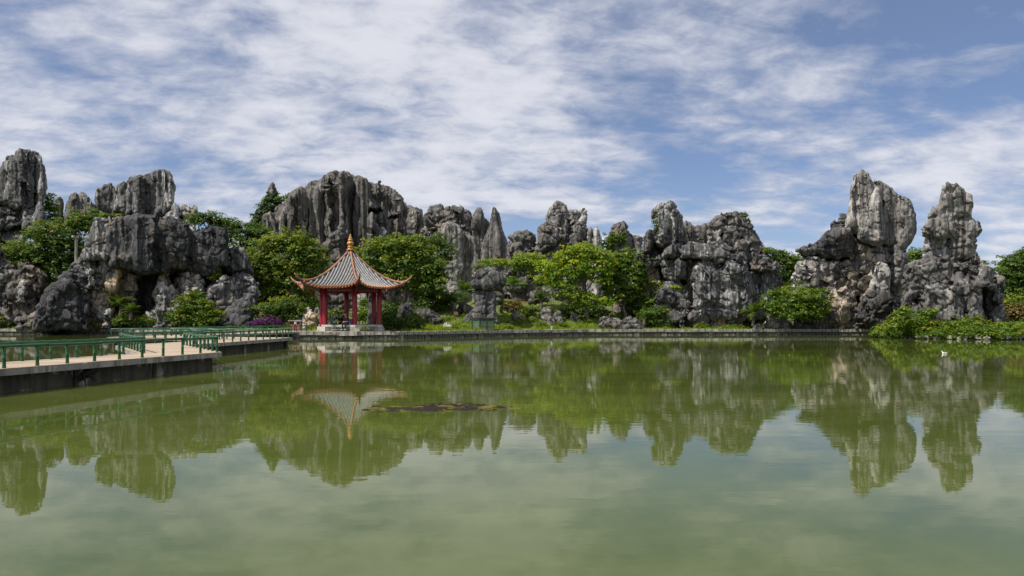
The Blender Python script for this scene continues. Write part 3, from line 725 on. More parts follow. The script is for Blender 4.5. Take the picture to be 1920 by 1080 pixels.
# the two-headed cliff
rock_thing('two_headed_cliff', 'wide cliff with capped column left and rounded dome right, beside the lawn', S_, 67, [
    ('column', [
        blk([(1220, 407), (1222, 394), (1231, 386), (1244, 381), (1257, 380), (1267, 385), (1271, 395), (1252, 399), (1234, 404)], -.3, 1.3, .5, .25, 1.1, .2, pale=.3),
        blk([(1233, 458), (1236, 405), (1242, 398), (1262, 397), (1266, 430), (1264, 462), (1248, 464)], -.6, 1.5, .6, .5, 1.1, .15, pale=.45),
        blk([(1258, 460), (1260, 398), (1270, 397), (1278, 408), (1280, 420), (1286, 436), (1288, 460)], -.1, 1.5, .6, .5, 1.1, .15),
        blk([(1205, 474), (1207, 442), (1214, 429), (1228, 425), (1233, 448), (1222, 466), (1212, 475)], -.7, 1.1, .4, .35, 1.1, .15),
        blk([(1190, 520), (1191, 470), (1203, 464), (1214, 484), (1236, 478), (1240, 494), (1222, 504), (1206, 506)], -.3, 1.3, .5, .15, .9, .4),
        blk([(1206, 560), (1208, 504), (1236, 504), (1240, 560)], .3, 1.2, .5, .2, .9, .4, tan=.4),
        blk([(1206, 520), (1212, 440), (1262, 440), (1262, 520)], 1.8, 1.2, .6, .3, .9, .3)], RK, dict(seed=91, vox=.0013, k=.05, lumpy=.5, warp=.16)),
    ('dome', [
        blk([(1328, 434), (1332, 418), (1340, 406), (1352, 399), (1378, 396), (1394, 402), (1400, 425), (1392, 450), (1360, 452), (1346, 440)], 0, 2.3, 1.0, .3, .7, .45),
        blk([(1388, 505), (1390, 404), (1400, 410), (1408, 422), (1418, 440), (1427, 458), (1434, 474), (1434, 505)], .4, 2.2, .9, .4, .8, .35),
        blk([(1352, 500), (1356, 436), (1380, 440), (1398, 455), (1402, 505)], -.2, 2.1, .8, .45, .8, .3, pale=.25),
        blk([(1334, 520), (1342, 425), (1400, 425), (1420, 520)], 2.2, 1.5, .7, .2, .8, .3),
        blk([(1326, 458), (1330, 436), (1340, 432), (1352, 432), (1352, 458)], -1.0, 1.3, .4, .4, 1.2, .1, pale=.55),
        blk([(1402, 518), (1404, 472), (1430, 468), (1442, 486), (1460, 500), (1450, 518)], .2, 1.9, .8, .2, .7, .5)], RR, dict(seed=93, vox=.0014, k=.06)),
    ('ledge', [
        blk([(1242, 484), (1244, 467), (1252, 458), (1266, 455), (1271, 468), (1270, 484)], -1.9, 1.4, .5, .3, 1.0, .2),
        blk([(1266, 484), (1268, 457), (1278, 456), (1282, 484)], -1.4, 1.3, .4, .3, 1.0, .2),
        blk([(1276, 485), (1279, 462), (1292, 454), (1320, 455), (1340, 456), (1341, 484), (1310, 486)], -2.0, 1.5, .55, .4, .9, .2, pale=.15),
        blk([(1336, 492), (1338, 458), (1352, 453), (1370, 460), (1386, 468), (1390, 484), (1384, 494), (1362, 494)], -1.7, 1.6, .6, .25, .9, .45)], RK, dict(seed=95, vox=.0014, k=.03, lumpy=.5, warp=.15)),
    ('base', [
        blk([(1242, 524), (1244, 488), (1270, 487), (1284, 490), (1285, 524)], -1.3, 1.4, .5, .55, .9, .2, pale=.15),
        blk([(1228, 618), (1228, 566), (1236, 538), (1252, 526), (1276, 526), (1290, 544), (1292, 580), (1284, 618)], -1.0, 1.7, .8, .25, .7, .4, pale=.1),
        blk([(1280, 618), (1284, 486), (1300, 486), (1306, 520), (1308, 618)], .2, 1.6, .5, .3, .8, .3, pale=.5, tan=.9),
        blk([(1292, 600), (1294, 545), (1298, 500), (1312, 487), (1342, 488), (1350, 500), (1366, 490), (1398, 492), (1410, 520), (1417, 552), (1408, 585), (1390, 606), (1350, 600), (1310, 606)], -1.7, 2.2, 1.3, .5, .55, .3, pale=.15),
        blk([(1304, 622), (1306, 585), (1330, 560), (1370, 560), (1396, 585), (1392, 622)], -.9, 1.9, .9, .4, .6, .3, pale=.3, tan=.8),
        blk([(1402, 600), (1406, 506), (1438, 503), (1464, 514), (1470, 532), (1452, 560), (1440, 600)], .6, 1.8, .8, .55, .8, .2, pale=.2),
        blk([(1232, 620), (1238, 460), (1432, 460), (1440, 520), (1430, 620)], 2.6, 2.0, .8, .3, .6, .3)], RK, dict(seed=97, vox=.0014, k=.06, lumpy=.6, warp=.18))])
rock_thing('saddle_ridge', 'smooth brown-grey fluted ridge filling the saddle between the two heads of the wide cliff', S_, 82, [
    ('ridge', [blk([(1272, 490), (1276, 426), (1288, 419), (1303, 425), (1314, 421), (1326, 416), (1336, 411), (1350, 412), (1350, 490)], 0, 2, .9, .5, .8, .1)], RF, dict(seed=99, lumpy=.3))])
# mushroom rock at the right
rock_thing('mushroom_rock', 'tall mushroom-shaped rock with a huge pale fluted head on a narrow waist, second from right', S_, 66, [
    ('head', [
        blk([(1584, 430), (1590, 402), (1595, 376), (1598, 350), (1604, 332), (1612, 325), (1618, 330), (1616, 432), (1606, 440)], -.3, 1.7, .7, .3, .9, .05, pale=.55),
        blk([(1608, 452), (1610, 330), (1618, 321), (1628, 325), (1634, 336), (1650, 360), (1656, 400), (1656, 452), (1640, 462), (1622, 456)], -.9, 2.2, .9, .45, .8, .06, pale=.2),
        blk([(1644, 458), (1645, 350), (1634, 334), (1648, 342), (1660, 345), (1672, 350), (1684, 364), (1690, 420), (1688, 468), (1668, 464)], .2, 2.2, .9, .5, .85, .06, pale=-.1),
        blk([(1680, 474), (1682, 364), (1694, 371), (1708, 377), (1713, 396), (1718, 416), (1719, 432), (1708, 450), (1696, 468)], -.5, 2.0, .9, .45, .9, .08, pale=.0),
        blk([(1610, 450), (1614, 432), (1634, 428), (1656, 434), (1662, 450), (1646, 466), (1626, 459)], -1.9, 1.5, .7, .2, .9, .2)], RW,
        dict(seed=101, vox=.0013, k=.06, warp=.12, lumpy=.35, cuts=[([(1660, 446), (1662, 418), (1674, 410), (1688, 412), (1696, 426), (1688, 436), (1676, 446)], -3.0, 1.35, .5)])),
    ('ledge', [
        blk([(1556, 432), (1560, 416), (1572, 406), (1590, 404), (1594, 424), (1580, 432)], -.1, 1.4, .6, .2, .9, .35),
        blk([(1493, 470), (1496, 463), (1520, 456), (1534, 450), (1550, 440), (1566, 430), (1592, 428), (1604, 440), (1604, 470), (1598, 484), (1560, 485), (1530, 480), (1504, 479)], -.7, 2.0, .8, .35, .8, .3, pale=-.1),
        blk([(1540, 500), (1545, 462), (1620, 462), (1622, 500)], 1.2, 1.6, .5, .2, .9, .3),
        blk([(1590, 470), (1592, 436), (1606, 436), (1622, 452), (1620, 480), (1600, 486)], -.2, 1.8, .6, .2, .9, .3, pale=.4)], RK, dict(seed=103, vox=.0014, k=.05, lumpy=.6, warp=.18)),
    ('base', [
        blk([(1600, 500), (1602, 462), (1640, 462), (1682, 468), (1702, 478), (1706, 496), (1680, 499)], -.3, 1.7, .6, .4, .8, .25, pale=.1),
        blk([(1616, 560), (1622, 474), (1642, 470), (1644, 500), (1640, 560)], -.8, 1.0, .4, .2, .8, .1, pale=.8, tan=1.0),
        blk([(1628, 545), (1634, 510), (1640, 494), (1650, 488), (1662, 494), (1666, 515), (1668, 545)], -2.7, 1.0, .45, .15, .8, .05, pale=1.5),
        blk([(1660, 560), (1662, 498), (1694, 499), (1694, 520), (1688, 548), (1676, 558)], -.6, 1.3, .5, .3, .8, .1, pale=.1),
        blk([(1500, 622), (1502, 490), (1690, 490), (1694, 622)], 2.2, 1.8, .7, .2, .8, .3),
        blk([(1486, 545), (1489, 512), (1496, 494), (1506, 484), (1534, 484), (1542, 510), (1536, 545)], -.9, 1.8, .7, .25, .8, .2, pale=.55),
        blk([(1530, 560), (1534, 486), (1566, 487), (1600, 488), (1622, 500), (1622, 560)], -.5, 1.8, .7, .3, .8, .4, pale=.1, tan=.15),
        blk([(1486, 622), (1486, 540), (1520, 536), (1552, 548), (1556, 622)], -.9, 1.9, .8, .25, .7, .4, pale=.1, tan=.1),
        blk([(1546, 622), (1546, 560), (1562, 542), (1584, 538), (1602, 556), (1604, 622)], -1.5, 1.8, .8, .3, .7, .45, pale=.2, tan=.35),
        blk([(1596, 622), (1606, 580), (1622, 552), (1636, 536), (1664, 538), (1680, 560), (1692, 600), (1692, 622)], -2.0, 2.2, 1.1, .2, .7, .3, pale=-.45)], RR, dict(seed=105, vox=.0014, k=.06))])
# islet rock
rock_thing('islet_rock', 'grey rock pillar standing on a broad block on the green islet, furthest right rock', S_, 55, [
    ('pillar', [
        blk([(1741, 410), (1742, 400), (1748, 388), (1760, 380), (1763, 366), (1766, 351), (1776, 346), (1784, 380), (1784, 410)], -.1, 1.3, .35, .2, 1.0, .12, pale=.4),
        blk([(1776, 410), (1776, 346), (1790, 343), (1806, 350), (1820, 365), (1823, 385), (1821, 405), (1800, 410)], -.3, 1.4, .4, .28, 1.0, .12, pale=.2),
        blk([(1729, 440), (1730, 430), (1742, 414), (1764, 404), (1786, 402), (1790, 446), (1760, 452), (1742, 444)], -.5, 1.5, .6, .35, 1.0, .15, pale=.1),
        blk([(1780, 450), (1784, 402), (1804, 402), (1822, 407), (1834, 418), (1839, 432), (1830, 448), (1830, 492), (1780, 492)], -.2, 1.5, .7, .35, 1.0, .15, pale=-.1),
        blk([(1732, 490), (1737, 446), (1784, 446), (1788, 492)], 0, 1.4, .5, .15, 1.0, .6, pale=.3)], RW, dict(seed=111, vox=.0014, k=.05, warp=.16, lumpy=.5)),
    ('block', [
        blk([(1690, 570), (1690, 520), (1698, 498), (1716, 486), (1740, 480), (1756, 500), (1752, 570)], -.2, 2.0, .8, .2, .8, .4),
        blk([(1740, 545), (1744, 482), (1790, 486), (1840, 489), (1862, 502), (1866, 545)], -.3, 2.1, .9, .25, .8, .45, pale=.1),
        blk([(1700, 624), (1704, 505), (1862, 510), (1876, 624)], 1.6, 1.9, .8, .3, .8, .3),
        blk([(1846, 624), (1846, 500), (1862, 502), (1872, 518), (1881, 530), (1884, 600), (1880, 624)], .8, 2.0, .9, .4, .8, .3),
        blk([(1780, 632), (1784, 540), (1800, 522), (1830, 522), (1844, 532), (1845, 632)], -1.4, 1.9, .8, .55, .9, .2, pale=.1),
        blk([(1722, 632), (1726, 562), (1738, 536), (1764, 526), (1790, 540), (1790, 632)], -1.6, 1.8, .8, .4, .8, .3),
        blk([(1692, 632), (1692, 560), (1704, 540), (1722, 545), (1728, 632)], -1.1, 1.6, .8, .25, .8, .35)], RR, dict(seed=113, vox=.0015, k=.05))])

# mid-ground rocks
rock_thing('t_shaped_stone', 'T-shaped grey stone with a flat cap, standing behind the green cabinet', 'rock', 60, [
    ('cap', [blk([(882, 536), (884, 516), (894, 506), (912, 500), (930, 502), (942, 514), (950, 530), (936, 542), (905, 546), (890, 542)], -.2, 1.3, .5, .1, 1, .2)], RK, dict(seed=121, vox=.0013, warp=.1, lumpy=.4, amp=.7)),
    ('stem', [blk([(886, 600), (890, 544), (926, 544), (930, 570), (934, 600)], 0, .9, .4, .2, 1.1, .25, pale=.0),
              blk([(862, 622), (868, 600), (884, 582), (900, 576), (930, 582), (936, 600), (938, 622)], .1, 1.1, .5, .15, 1.1, .25, pale=.1)], RK, dict(seed=122, vox=.0013, warp=.1, lumpy=.4, amp=.7))])
rock_thing('dark_outcrop', 'wide dark rough outcrop behind the T-shaped stone, below the needles', 'rock', 73, [
    ('outcrop', [blk([(836, 600), (838, 530), (850, 508), (880, 496), (898, 504), (900, 600)], -.4, 2, 1, .2, .6, .5, pale=-.2),
                 blk([(896, 570), (900, 500), (930, 492), (952, 496), (960, 520), (955, 570)], .5, 2, 1, .2, .6, .45),
                 blk([(948, 560), (952, 508), (980, 500), (1004, 510), (1014, 525), (1010, 590), (960, 590)], -.8, 2, 1, .15, .6, .5),
                 blk([(925, 580), (930, 545), (960, 550), (965, 580)], -2.2, 1.2, .6, .1, .6, .5, pale=-.2)], RR, dict(seed=125))])
SMALL = [
    # px, py base, width px, height px, D, pale, tan, label
    (765, 618, 46, 52, 58, -.3, 0, 'dark upright boulder behind the two clipped bushes'),
    (805, 617, 60, 40, 60, -.3, 0, 'wide shaded dark boulder left of the signpost'),
    (838, 617, 18, 15, 56, .8, .2, 'small pale pointed stone beside the signpost'),
    (848, 583, 16, 18, 66, .3, 0, 'leaning grey stone on the grassy slope above the signpost'),
    (873, 585, 30, 18, 65, 0, 0, 'dark flat stone under the small palm left of the T-shaped stone'),
    (968, 614, 30, 30, 62, .1, .2, 'rounded lichen-grey boulder on the lawn below the clipped round bush'),
    (998, 610, 24, 34, 63, 0, 0, 'dark knobbly boulder in the lawn, third right of the T-shaped stone'),
    (1024, 614, 36, 36, 62.5, .3, .1, 'pale-topped broad boulder behind the small white marker'),
    (1046, 612, 24, 30, 63.5, .1, 0, 'grey boulder at the left edge of the shade under the bright tree'),
    (1010, 566, 40, 22, 69, 0, 0, 'rough boulder above the small palm on the slope'),
    (1080, 613, 22, 26, 64.5, .2, 0, 'grey boulder left of the trunk of the bright green tree'),
    (1150, 616, 60, 22, 63.2, .1, .1, 'low rough rocks in the shade right of the bright tree trunk'),
    (1186, 620, 44, 30, 62.6, .0, 0, 'dark low boulder in the shade at the left end of the open lawn'),
    (1160, 590, 30, 60, 69, .2, .2, 'brown shaded rock stack under the second green tree'),
    (1192, 590, 36, 110, 69, .2, 0, 'grey rock face seen between green tree and ivy gully'),
    (1420, 616, 18, 10, 62.8, .5, 0, 'small grey stone at the lake edge, right of the wide cliff'),
    (1460, 618, 60, 32, 63.8, .5, .2, 'pale low rock under the big round bush'),
    (1520, 619, 70, 30, 63.6, -.2, 0, 'dark vertical rock bank below the big round bush'),
    (560, 618, 26, 20, 57.5, .9, .1, 'white knobbly garden stone left of the litter bin'),
    (578, 618, 34, 44, 60, .8, .8, 'cream and tan garden rock behind the litter bin'),
    (596, 612, 22, 40, 61, .4, .7, 'brown garden rock beside the pavilion left columns'),
    (625, 590, 60, 66, 72, -.3, 0, 'dark grey rock wall glimpsed between the left pavilion columns'),
    (678, 596, 24, 70, 70, .6, 0, 'light grey rock seen through the pavilion between centre and right columns'),
    (694, 606, 14, 62, 59, .1, 0, 'narrow rough stone post right behind the pavilion'),
    (725, 600, 44, 66, 66, -.2, .2, 'shaded rock pile right of the pavilion under the tree'),
    (742, 580, 44, 40, 64, .2, .5, 'tan-topped rocks under the tree right of the pavilion'),
    (172, 617, 26, 22, 62.5, .6, .3, 'pale small rock beside the black floodlight'),
    (470, 616, 40, 20, 61, .1, 0, 'grey stone left of the purple flowers'),
    (1870, 612, 46, 24, 66, -.2, .1, 'dark low rock behind the islet at right'),
]
for i, (px, py, wd, ht, D, pa, ta, lab) in enumerate(SMALL):
    a = random.uniform(.2, .4); b_ = random.uniform(.55, .8)
    top = py - ht
    poly = [(px - wd / 2, py + 5), (px - wd / 2 + wd * .04, py - ht * .35), (px - wd * (.5 - a * .5), top + ht * random.uniform(.12, .3)), (px - wd * random.uniform(-.05, .15), top),
            (px + wd * a * .6, top + ht * random.uniform(.05, .25)), (px + wd * .42, py - ht * .5), (px + wd / 2, py - ht * .15), (px + wd / 2, py + 5)]
    wm = wd / F * D
    # scale detail with the stone: a smaller stone gets finer relief
    rock_thing('boulder', lab, 'rock', D, [('boulder', [blk(poly, 0, min(wm * .4, 1.6), min(.35 * wm, .7), .12, 1.2, min(.35, wm * .22), pale=pa, tan=ta)], RR if pa < .5 else RW, dict(seed=200 + i * 3, vox=.0013, warp=.14, amp=min(1.0, .25 + wm * .16)))])


# ------------------------------------------------------------------ foliage
def leaves(c, nrm, size, rng, v, y, wid=.55):
    """rhombic leaves: centres c, normals nrm, lengths size"""
    n = len(c)
    t = np.cross(nrm, rng.normal(size=(n, 3))); t /= np.linalg.norm(t, axis=1, keepdims=True) + 1e-9
    b = np.cross(nrm, t)
    L = size[:, None] * .5; W = L * wid
    V = np.stack([c - t * L, c + b * W - nrm * L * .15, c + t * L - nrm * L * .35, c - b * W - nrm * L * .15], 1).reshape(-1, 3)
    Q = np.arange(4 * n).reshape(n, 4)
    return V, Q, v, y


def crown_mesh(name, blobs, D, mat, parent=None, origin=(0, 0, 0), clump=.55, leaf=.24, per=26, dens=1.0, flat=.55, yel=.12, seed=1, depth=.8, world=False, droop=0.0):
    """blobs: (px, py, rx, ry[, depth offset]) seen at depth D. Many leaves sit in clumps spread through the crown's volume."""
    rng = np.random.default_rng(seed); VS, QS, vs, ys_ = [], [], [], []; off = 0
    for bl in blobs:
        if world: cx, cy, cz, rx, rz, ry = bl
        else:
            px, py, rx, rz = bl[:4]; dy = bl[4] if len(bl) > 4 else 0
            cx, cy, cz = P(px, py, D + dy); rx, rz = rx / F * (D + dy), rz / F * (D + dy); ry = depth * (rx + rz) * .5
        area = 4 * math.pi * ((rx * ry) ** 1.6 / 3 + (rx * rz) ** 1.6 / 3 + (ry * rz) ** 1.6 / 3) ** (1 / 1.6)
        N = max(6, int(area * dens * 1.75 / (clump * clump * 1.5)))
        d = rng.normal(size=(N, 3)); d /= np.linalg.norm(d, axis=1, keepdims=True)
        rad = rng.uniform(.35, 1.08, N) ** .6
        rad *= 1 + .75 * pn(d[:, 0] * 2.1 + cx, d[:, 1] * 2.1 + cy, d[:, 2] * 2.1 + cz, seed)
        spr = rng.uniform(size=N) < .10; rad[spr] *= rng.uniform(1.05, 1.28, spr.sum())
        pc = np.stack([cx + d[:, 0] * rad * rx, cy + d[:, 1] * rad * ry, cz + d[:, 2] * rad * rz], 1)
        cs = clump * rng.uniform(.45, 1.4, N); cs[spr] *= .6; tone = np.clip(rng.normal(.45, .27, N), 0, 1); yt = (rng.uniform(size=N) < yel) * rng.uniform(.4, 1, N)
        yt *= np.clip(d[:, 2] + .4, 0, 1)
        I = np.repeat(np.arange(N), per); n = len(I)
        q = rng.normal(size=(n, 3)); q /= np.linalg.norm(q, axis=1, keepdims=True); q[:, 2] = np.abs(q[:, 2]) * 1.2 - .35
        r_ = rng.uniform(.35, 1.0, n) ** .5
        p = pc[I] + q * (r_ * cs[I])[:, None] * np.array([1, 1, flat]) + rng.normal(scale=.05, size=(n, 3))
        p[:, 2] -= droop * r_ * cs[I]
        nr = q * .7 + d[I] * .35 + np.array([0, 0, .75]) + rng.normal(scale=.42, size=(n, 3)); nr /= np.linalg.norm(nr, axis=1, keepdims=True)
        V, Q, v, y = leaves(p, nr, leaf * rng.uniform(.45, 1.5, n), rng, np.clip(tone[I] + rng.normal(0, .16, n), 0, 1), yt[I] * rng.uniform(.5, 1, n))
        VS.append(V); QS.append(Q + off); off += len(V); vs.append(v); ys_.append(y)
    V = np.concatenate(VS); Q = np.concatenate(QS)
    return mesh_obj(name, V, Q, mat, parent, origin, attrs={'v': ('FACE', np.concatenate(vs)), 'y': ('FACE', np.concatenate(ys_))})


def trunk_mesh(base, tops, r0, parent, origin, rng, name='trunk'):
    mb = MB(); base = Vector(base)
    fork = base + (Vector(tops[0]) - base) * .45
    def limb(a, b, ra, rb, n=6):
        pts = []
        for i in range(n + 1):
            t = i / n; p = a.lerp(b, t); w_ = math.sin(t * math.pi) * (b - a).length * .07
            pts.append(p + Vector((rng.uniform(-1, 1), rng.uniform(-1, 1), rng.uniform(-.4, .4))) * w_)
        mb.tube(pts, [ra + (rb - ra) * i / n for i in range(n + 1)], 8)
    limb(base - Vector((0, 0, .3)), fork, r0, r0 * .68)
    for tp in tops: limb(fork, Vector(tp), r0 * .55, r0 * .16)
    V = [np.array(v) for v in mb.v]
    return mesh_obj(name, np.array(V), mb.f, M['bark'], parent, origin, smooth=True)


def tree(name, label, cat, blobs, D, mat, base=None, r0=.16, group=None, tops=None, **kw):
    if base is None: base = (sum(b[0] for b in blobs) / len(blobs), None)
    bp = P(base[0], 600, D); bz = float(ground_z(bp[0], bp[1])) if base[1] is None else P(base[0], base[1], D)[2]
    org = np.array([bp[0], bp[1], bz])
    root = empty(name, org); tag(root, label, cat, group)
    o = crown_mesh('crown', blobs, D, mat, None, org, **kw); o.parent = root; o.location = (0, 0, 0)
    rng = random.Random(kw.get('seed', 1))
    bs = sorted(blobs, key=lambda b: -b[2] * b[3])[:5]
    tp = [tuple(P(b[0], b[1] + b[3] * .1, D + (b[4] if len(b) > 4 else 0))) for b in bs]
    t = trunk_mesh(tuple(org), tp, r0, None, org, rng); t.parent = root; t.location = (0, 0, 0)
    return root


def shrub(name, label, cat, blobs, D, mat, group=None, stem=True, **kw):
    px = sum(b[0] for b in blobs) / len(blobs); bp = P(px, 600, D)
    lowest = min(P(b[0], b[1] + b[3], D)[2] for b in blobs)
    org = np.array([bp[0], bp[1], lowest])
    root = empty(name, org); tag(root, label, cat, group)
    o = crown_mesh('foliage', blobs, D, mat, None, org, **kw); o.parent = root; o.location = (0, 0, 0)
    if stem:
        for b in blobs:
            c = Vector(P(b[0], b[1], D + (b[4] if len(b) > 4 else 0)) - org)
            for k in range(3):
                f = Vector((c.x + random.uniform(-.15, .15), c.y + random.uniform(-.1, .1), -.15))
                mb = MB(); mb.tube([f, f.lerp(c, .5) + Vector((random.uniform(-.1, .1), 0, .05)), c + Vector((random.uniform(-.3, .3), random.uniform(-.2, .2), .1))], [.035, .025, .012], 5)
                mb.build('stem', M['bark'], root)
    return root


LD, LM, LB, LC = M['leaf_dark'], M['leaf_mid'], M['leaf_bright'], M['leaf_blue']
tree('broadleaf_tree', 'bushy dark green tree at far left, between the fluted tower and the overhang', 'tree',
     [(60, 475, 44, 26), (105, 440, 50, 28), (160, 418, 34, 22), (176, 405, 22, 12), (95, 478, 60, 36), (130, 470, 34, 38), (100, 515, 46, 24), (45, 498, 36, 22), (14, 478, 24, 20), (130, 505, 26, 20)],
     72, LD, base=(105, None), r0=.22, yel=.22, seed=1, dens=1.15, leaf=.24)
shrub('creeping_shrub', 'yellow-green shrub clinging right beside the fluted tower at left', 'shrub', [(92, 375, 12, 14), (96, 395, 15, 18), (88, 412, 12, 14), (98, 425, 16, 12)], 84, LM, yel=.2, seed=2)
shrub('hilltop_shrub', 'round shrub growing on top of the overhang, behind the pale outcrop', 'shrub', [(372, 410, 20, 14), (395, 408, 20, 14), (405, 420, 18, 12), (425, 424, 18, 14)], 71, LD, seed=3, yel=.08)
tree('broadleaf_tree', 'dark background trees filling the dip left of the great crag', 'tree',
     [(432, 432, 26, 20), (458, 436, 34, 22), (490, 440, 30, 22), (450, 470, 34, 26), (470, 500, 34, 34)], 80, LD, base=(460, None), seed=4, yel=.03)
tree('broadleaf_tree', 'large dense green tree left of the pavilion roof, its sunlit top put in as yellowish leaf colour', 'tree',
     [(545, 450, 38, 18), (512, 458, 36, 18), (572, 470, 34, 26), (590, 496, 24, 24), (530, 485, 50, 34), (500, 520, 36, 34), (548, 520, 46, 34), (510, 558, 40, 26), (560, 560, 42, 26), (478, 488, 26, 26)],
     66, LM, base=(535, None), r0=.26, yel=.45, seed=5, dens=1.1)  # yellow on the upper clumps stands for sunlight on the top
tree('broadleaf_tree', 'spreading green tree behind and to the right of the pavilion roof', 'tree',
     [(705, 468, 30, 20), (745, 462, 44, 20), (785, 476, 34, 26), (730, 492, 52, 24), (778, 505, 46, 28), (815, 500, 26, 24), (745, 525, 46, 16), (795, 535, 34, 18), (825, 530, 18, 20), (780, 450, 20, 12)],
     63, LM, base=(768, None), r0=.3, yel=.34, seed=6, dens=1.1)  # upper clumps yellowed too, sunlight put into the leaf colour
tree('broadleaf_tree', 'narrow round-topped tree just right of the spreading tree behind the pavilion', 'tree',
     [(826, 452, 20, 18), (832, 474, 17, 20), (822, 492, 18, 14)], 70, LD, base=(828, None), r0=.14, yel=.2, seed=7)
tree('broadleaf_tree', 'small dark tree with layered leaves on the slope above the signpost', 'tree',
     [(815, 552, 30, 12), (840, 558, 24, 9), (806, 572, 26, 12), (830, 575, 16, 8)], 65, LD, base=(818, None), r0=.1, yel=.3, seed=8, flat=.4, clump=.45)
tree('broadleaf_tree', 'brightest yellow-green tree with a visible pale trunk, centre right', 'tree',
     [(1075, 480, 36, 18), (1100, 470, 34, 18), (1045, 500, 34, 20), (1088, 505, 48, 24), (1120, 500, 30, 24), (1030, 522, 28, 13), (1055, 535, 30, 12), (1080, 552, 42, 9), (1110, 562, 46, 11), (1090, 572, 34, 8), (1130, 478, 24, 14)],
     64, LB, base=(1101, None), r0=.17, yel=.35, seed=9, flat=.38, clump=.6, dens=.95, leaf=.23)
shrub('round_shrub', 'rounded light green bush left of the bright tree, above the dark outcrop', 'shrub', [(985, 488, 24, 15), (1005, 492, 26, 18), (972, 496, 14, 12), (1022, 500, 16, 14)], 71, LB, seed=10, yel=.2, stem=True)
tree('broadleaf_tree', 'rounder mid-green tree directly right of the bright yellow-green tree', 'tree',
     [(1160, 488, 30, 20), (1185, 496, 26, 24), (1170, 515, 40, 24), (1195, 525, 18, 26), (1150, 540, 30, 14), (1185, 552, 24, 14), (1155, 562, 28, 10), (1140, 510, 24, 20)],
     66, LM, base=(1172, None), r0=.2, yel=.1, seed=11, dens=1.05)
shrub('rock_shrub', 'shrub covering the left flank of the small rounded peak', 'shrub', [(1148, 446, 14, 12), (1162, 452, 14, 12), (1140, 460, 12, 12), (1168, 440, 8, 7)], 83, LM, seed=12, yel=.05)
shrub('creeper', 'green creeper filling the gully left of the two-headed cliff', 'creeper', [(1232, 545, 12, 20), (1220, 570, 20, 16), (1236, 568, 14, 18), (1210, 590, 18, 14)], 66, LM, seed=13, yel=.15)
shrub('leafy_bush', 'leafy bush at the left foot of the two-headed cliff', 'bush', [(1222, 592, 24, 16), (1244, 586, 18, 14), (1232, 604, 26, 10), (1210, 600, 14, 12)], 63.5, LD, seed=14, yel=.2, leaf=.2)
tree('broadleaf_tree', 'background tree between the two-headed cliff and the mushroom rock', 'tree',
     [(1452, 478, 18, 10), (1475, 486, 24, 16), (1488, 505, 20, 22), (1462, 505, 18, 18), (1480, 530, 26, 20), (1450, 540, 18, 18)], 78, LD, base=(1472, None), seed=15, yel=.05)
shrub('big_round_bush', 'big round leafy bush at the waterside between the wide cliff and the mushroom rock', 'bush',
      [(1470, 560, 34, 20), (1505, 556, 34, 22), (1535, 566, 24, 20), (1490, 582, 48, 18), (1460, 580, 26, 16), (1520, 588, 30, 14)], 61.8, LM, seed=16, yel=.12, dens=1.15, leaf=.21)
tree('broadleaf_tree', 'small tree top peeping between mushroom rock and islet rock', 'tree', [(1716, 474, 13, 9), (1726, 480, 10, 10), (1708, 484, 10, 8), (1718, 492, 16, 12)], 74, LM, base=(1718, None), seed=17, yel=.1)
tree('broadleaf_tree', 'big dark tree at the right edge of the photo behind the islet', 'tree',
     [(1905, 490, 24, 18), (1930, 485, 30, 24), (1890, 512, 30, 20), (1915, 525, 36, 24), (1950, 520, 40, 40), (1900, 548, 30, 20), (1930, 560, 40, 26)], 78, LD, base=(1915, None), r0=.3, seed=18, yel=.05)
shrub('rusty_shrub', 'reddish brown shrub behind the right end of the islet', 'shrub', [(1898, 582, 20, 12), (1915, 588, 22, 16), (1940, 585, 26, 16), (1885, 592, 12, 10)], 64, M['leaf_rust'], seed=19, yel=.3)
shrub('flowering_shrub', 'pale green shrub at the right edge above the rusty shrub', 'shrub', [(1895, 568, 18, 10), (1920, 566, 20, 12), (1905, 606, 24, 7)], 65, LM, seed=20, yel=.3)
# the green pinnacle
pr = P(508, 430, 114); root = empty('ivy_covered_pinnacle', (pr[0], pr[1], 4.0)); tag(root, 'pointed stone pinnacle wrapped in dense dark green ivy with a bare tip', 'pinnacle')
o = rock_mesh('spire', [blk([(470, 520), (486, 400), (499, 366), (505, 350), (510, 344), (516, 350), (522, 366), (534, 400), (548, 520)], 0, 1.6, .9, .3, .9, .3)], 114, RF, None, (pr[0], pr[1], 4.0), seed=131, warp=.08, lumpy=.3)
o.parent = root; o.location = (0, 0, 0)
o = crown_mesh('ivy', [(510, 366, 10, 9), (511, 378, 15, 11), (507, 390, 19, 12), (502, 402, 23, 12), (494, 412, 22, 12), (500, 424, 28, 13), (484, 424, 18, 12), (515, 440, 40, 18)], 112, LC, None, (pr[0], pr[1], 4.0), seed=21, clump=.7, leaf=.36, per=26, yel=.03, dens=1.5)
o.parent = root; o.location = (0, 0, 0)
shrub('ridge_shrub', 'low dark shrubs along the left ridge between the ivy pinnacle and crag', 'shrub', [(532, 374, 12, 5), (545, 367, 12, 4), (557, 362, 10, 4)], 109, LD, seed=22, stem=False, leaf=.3)
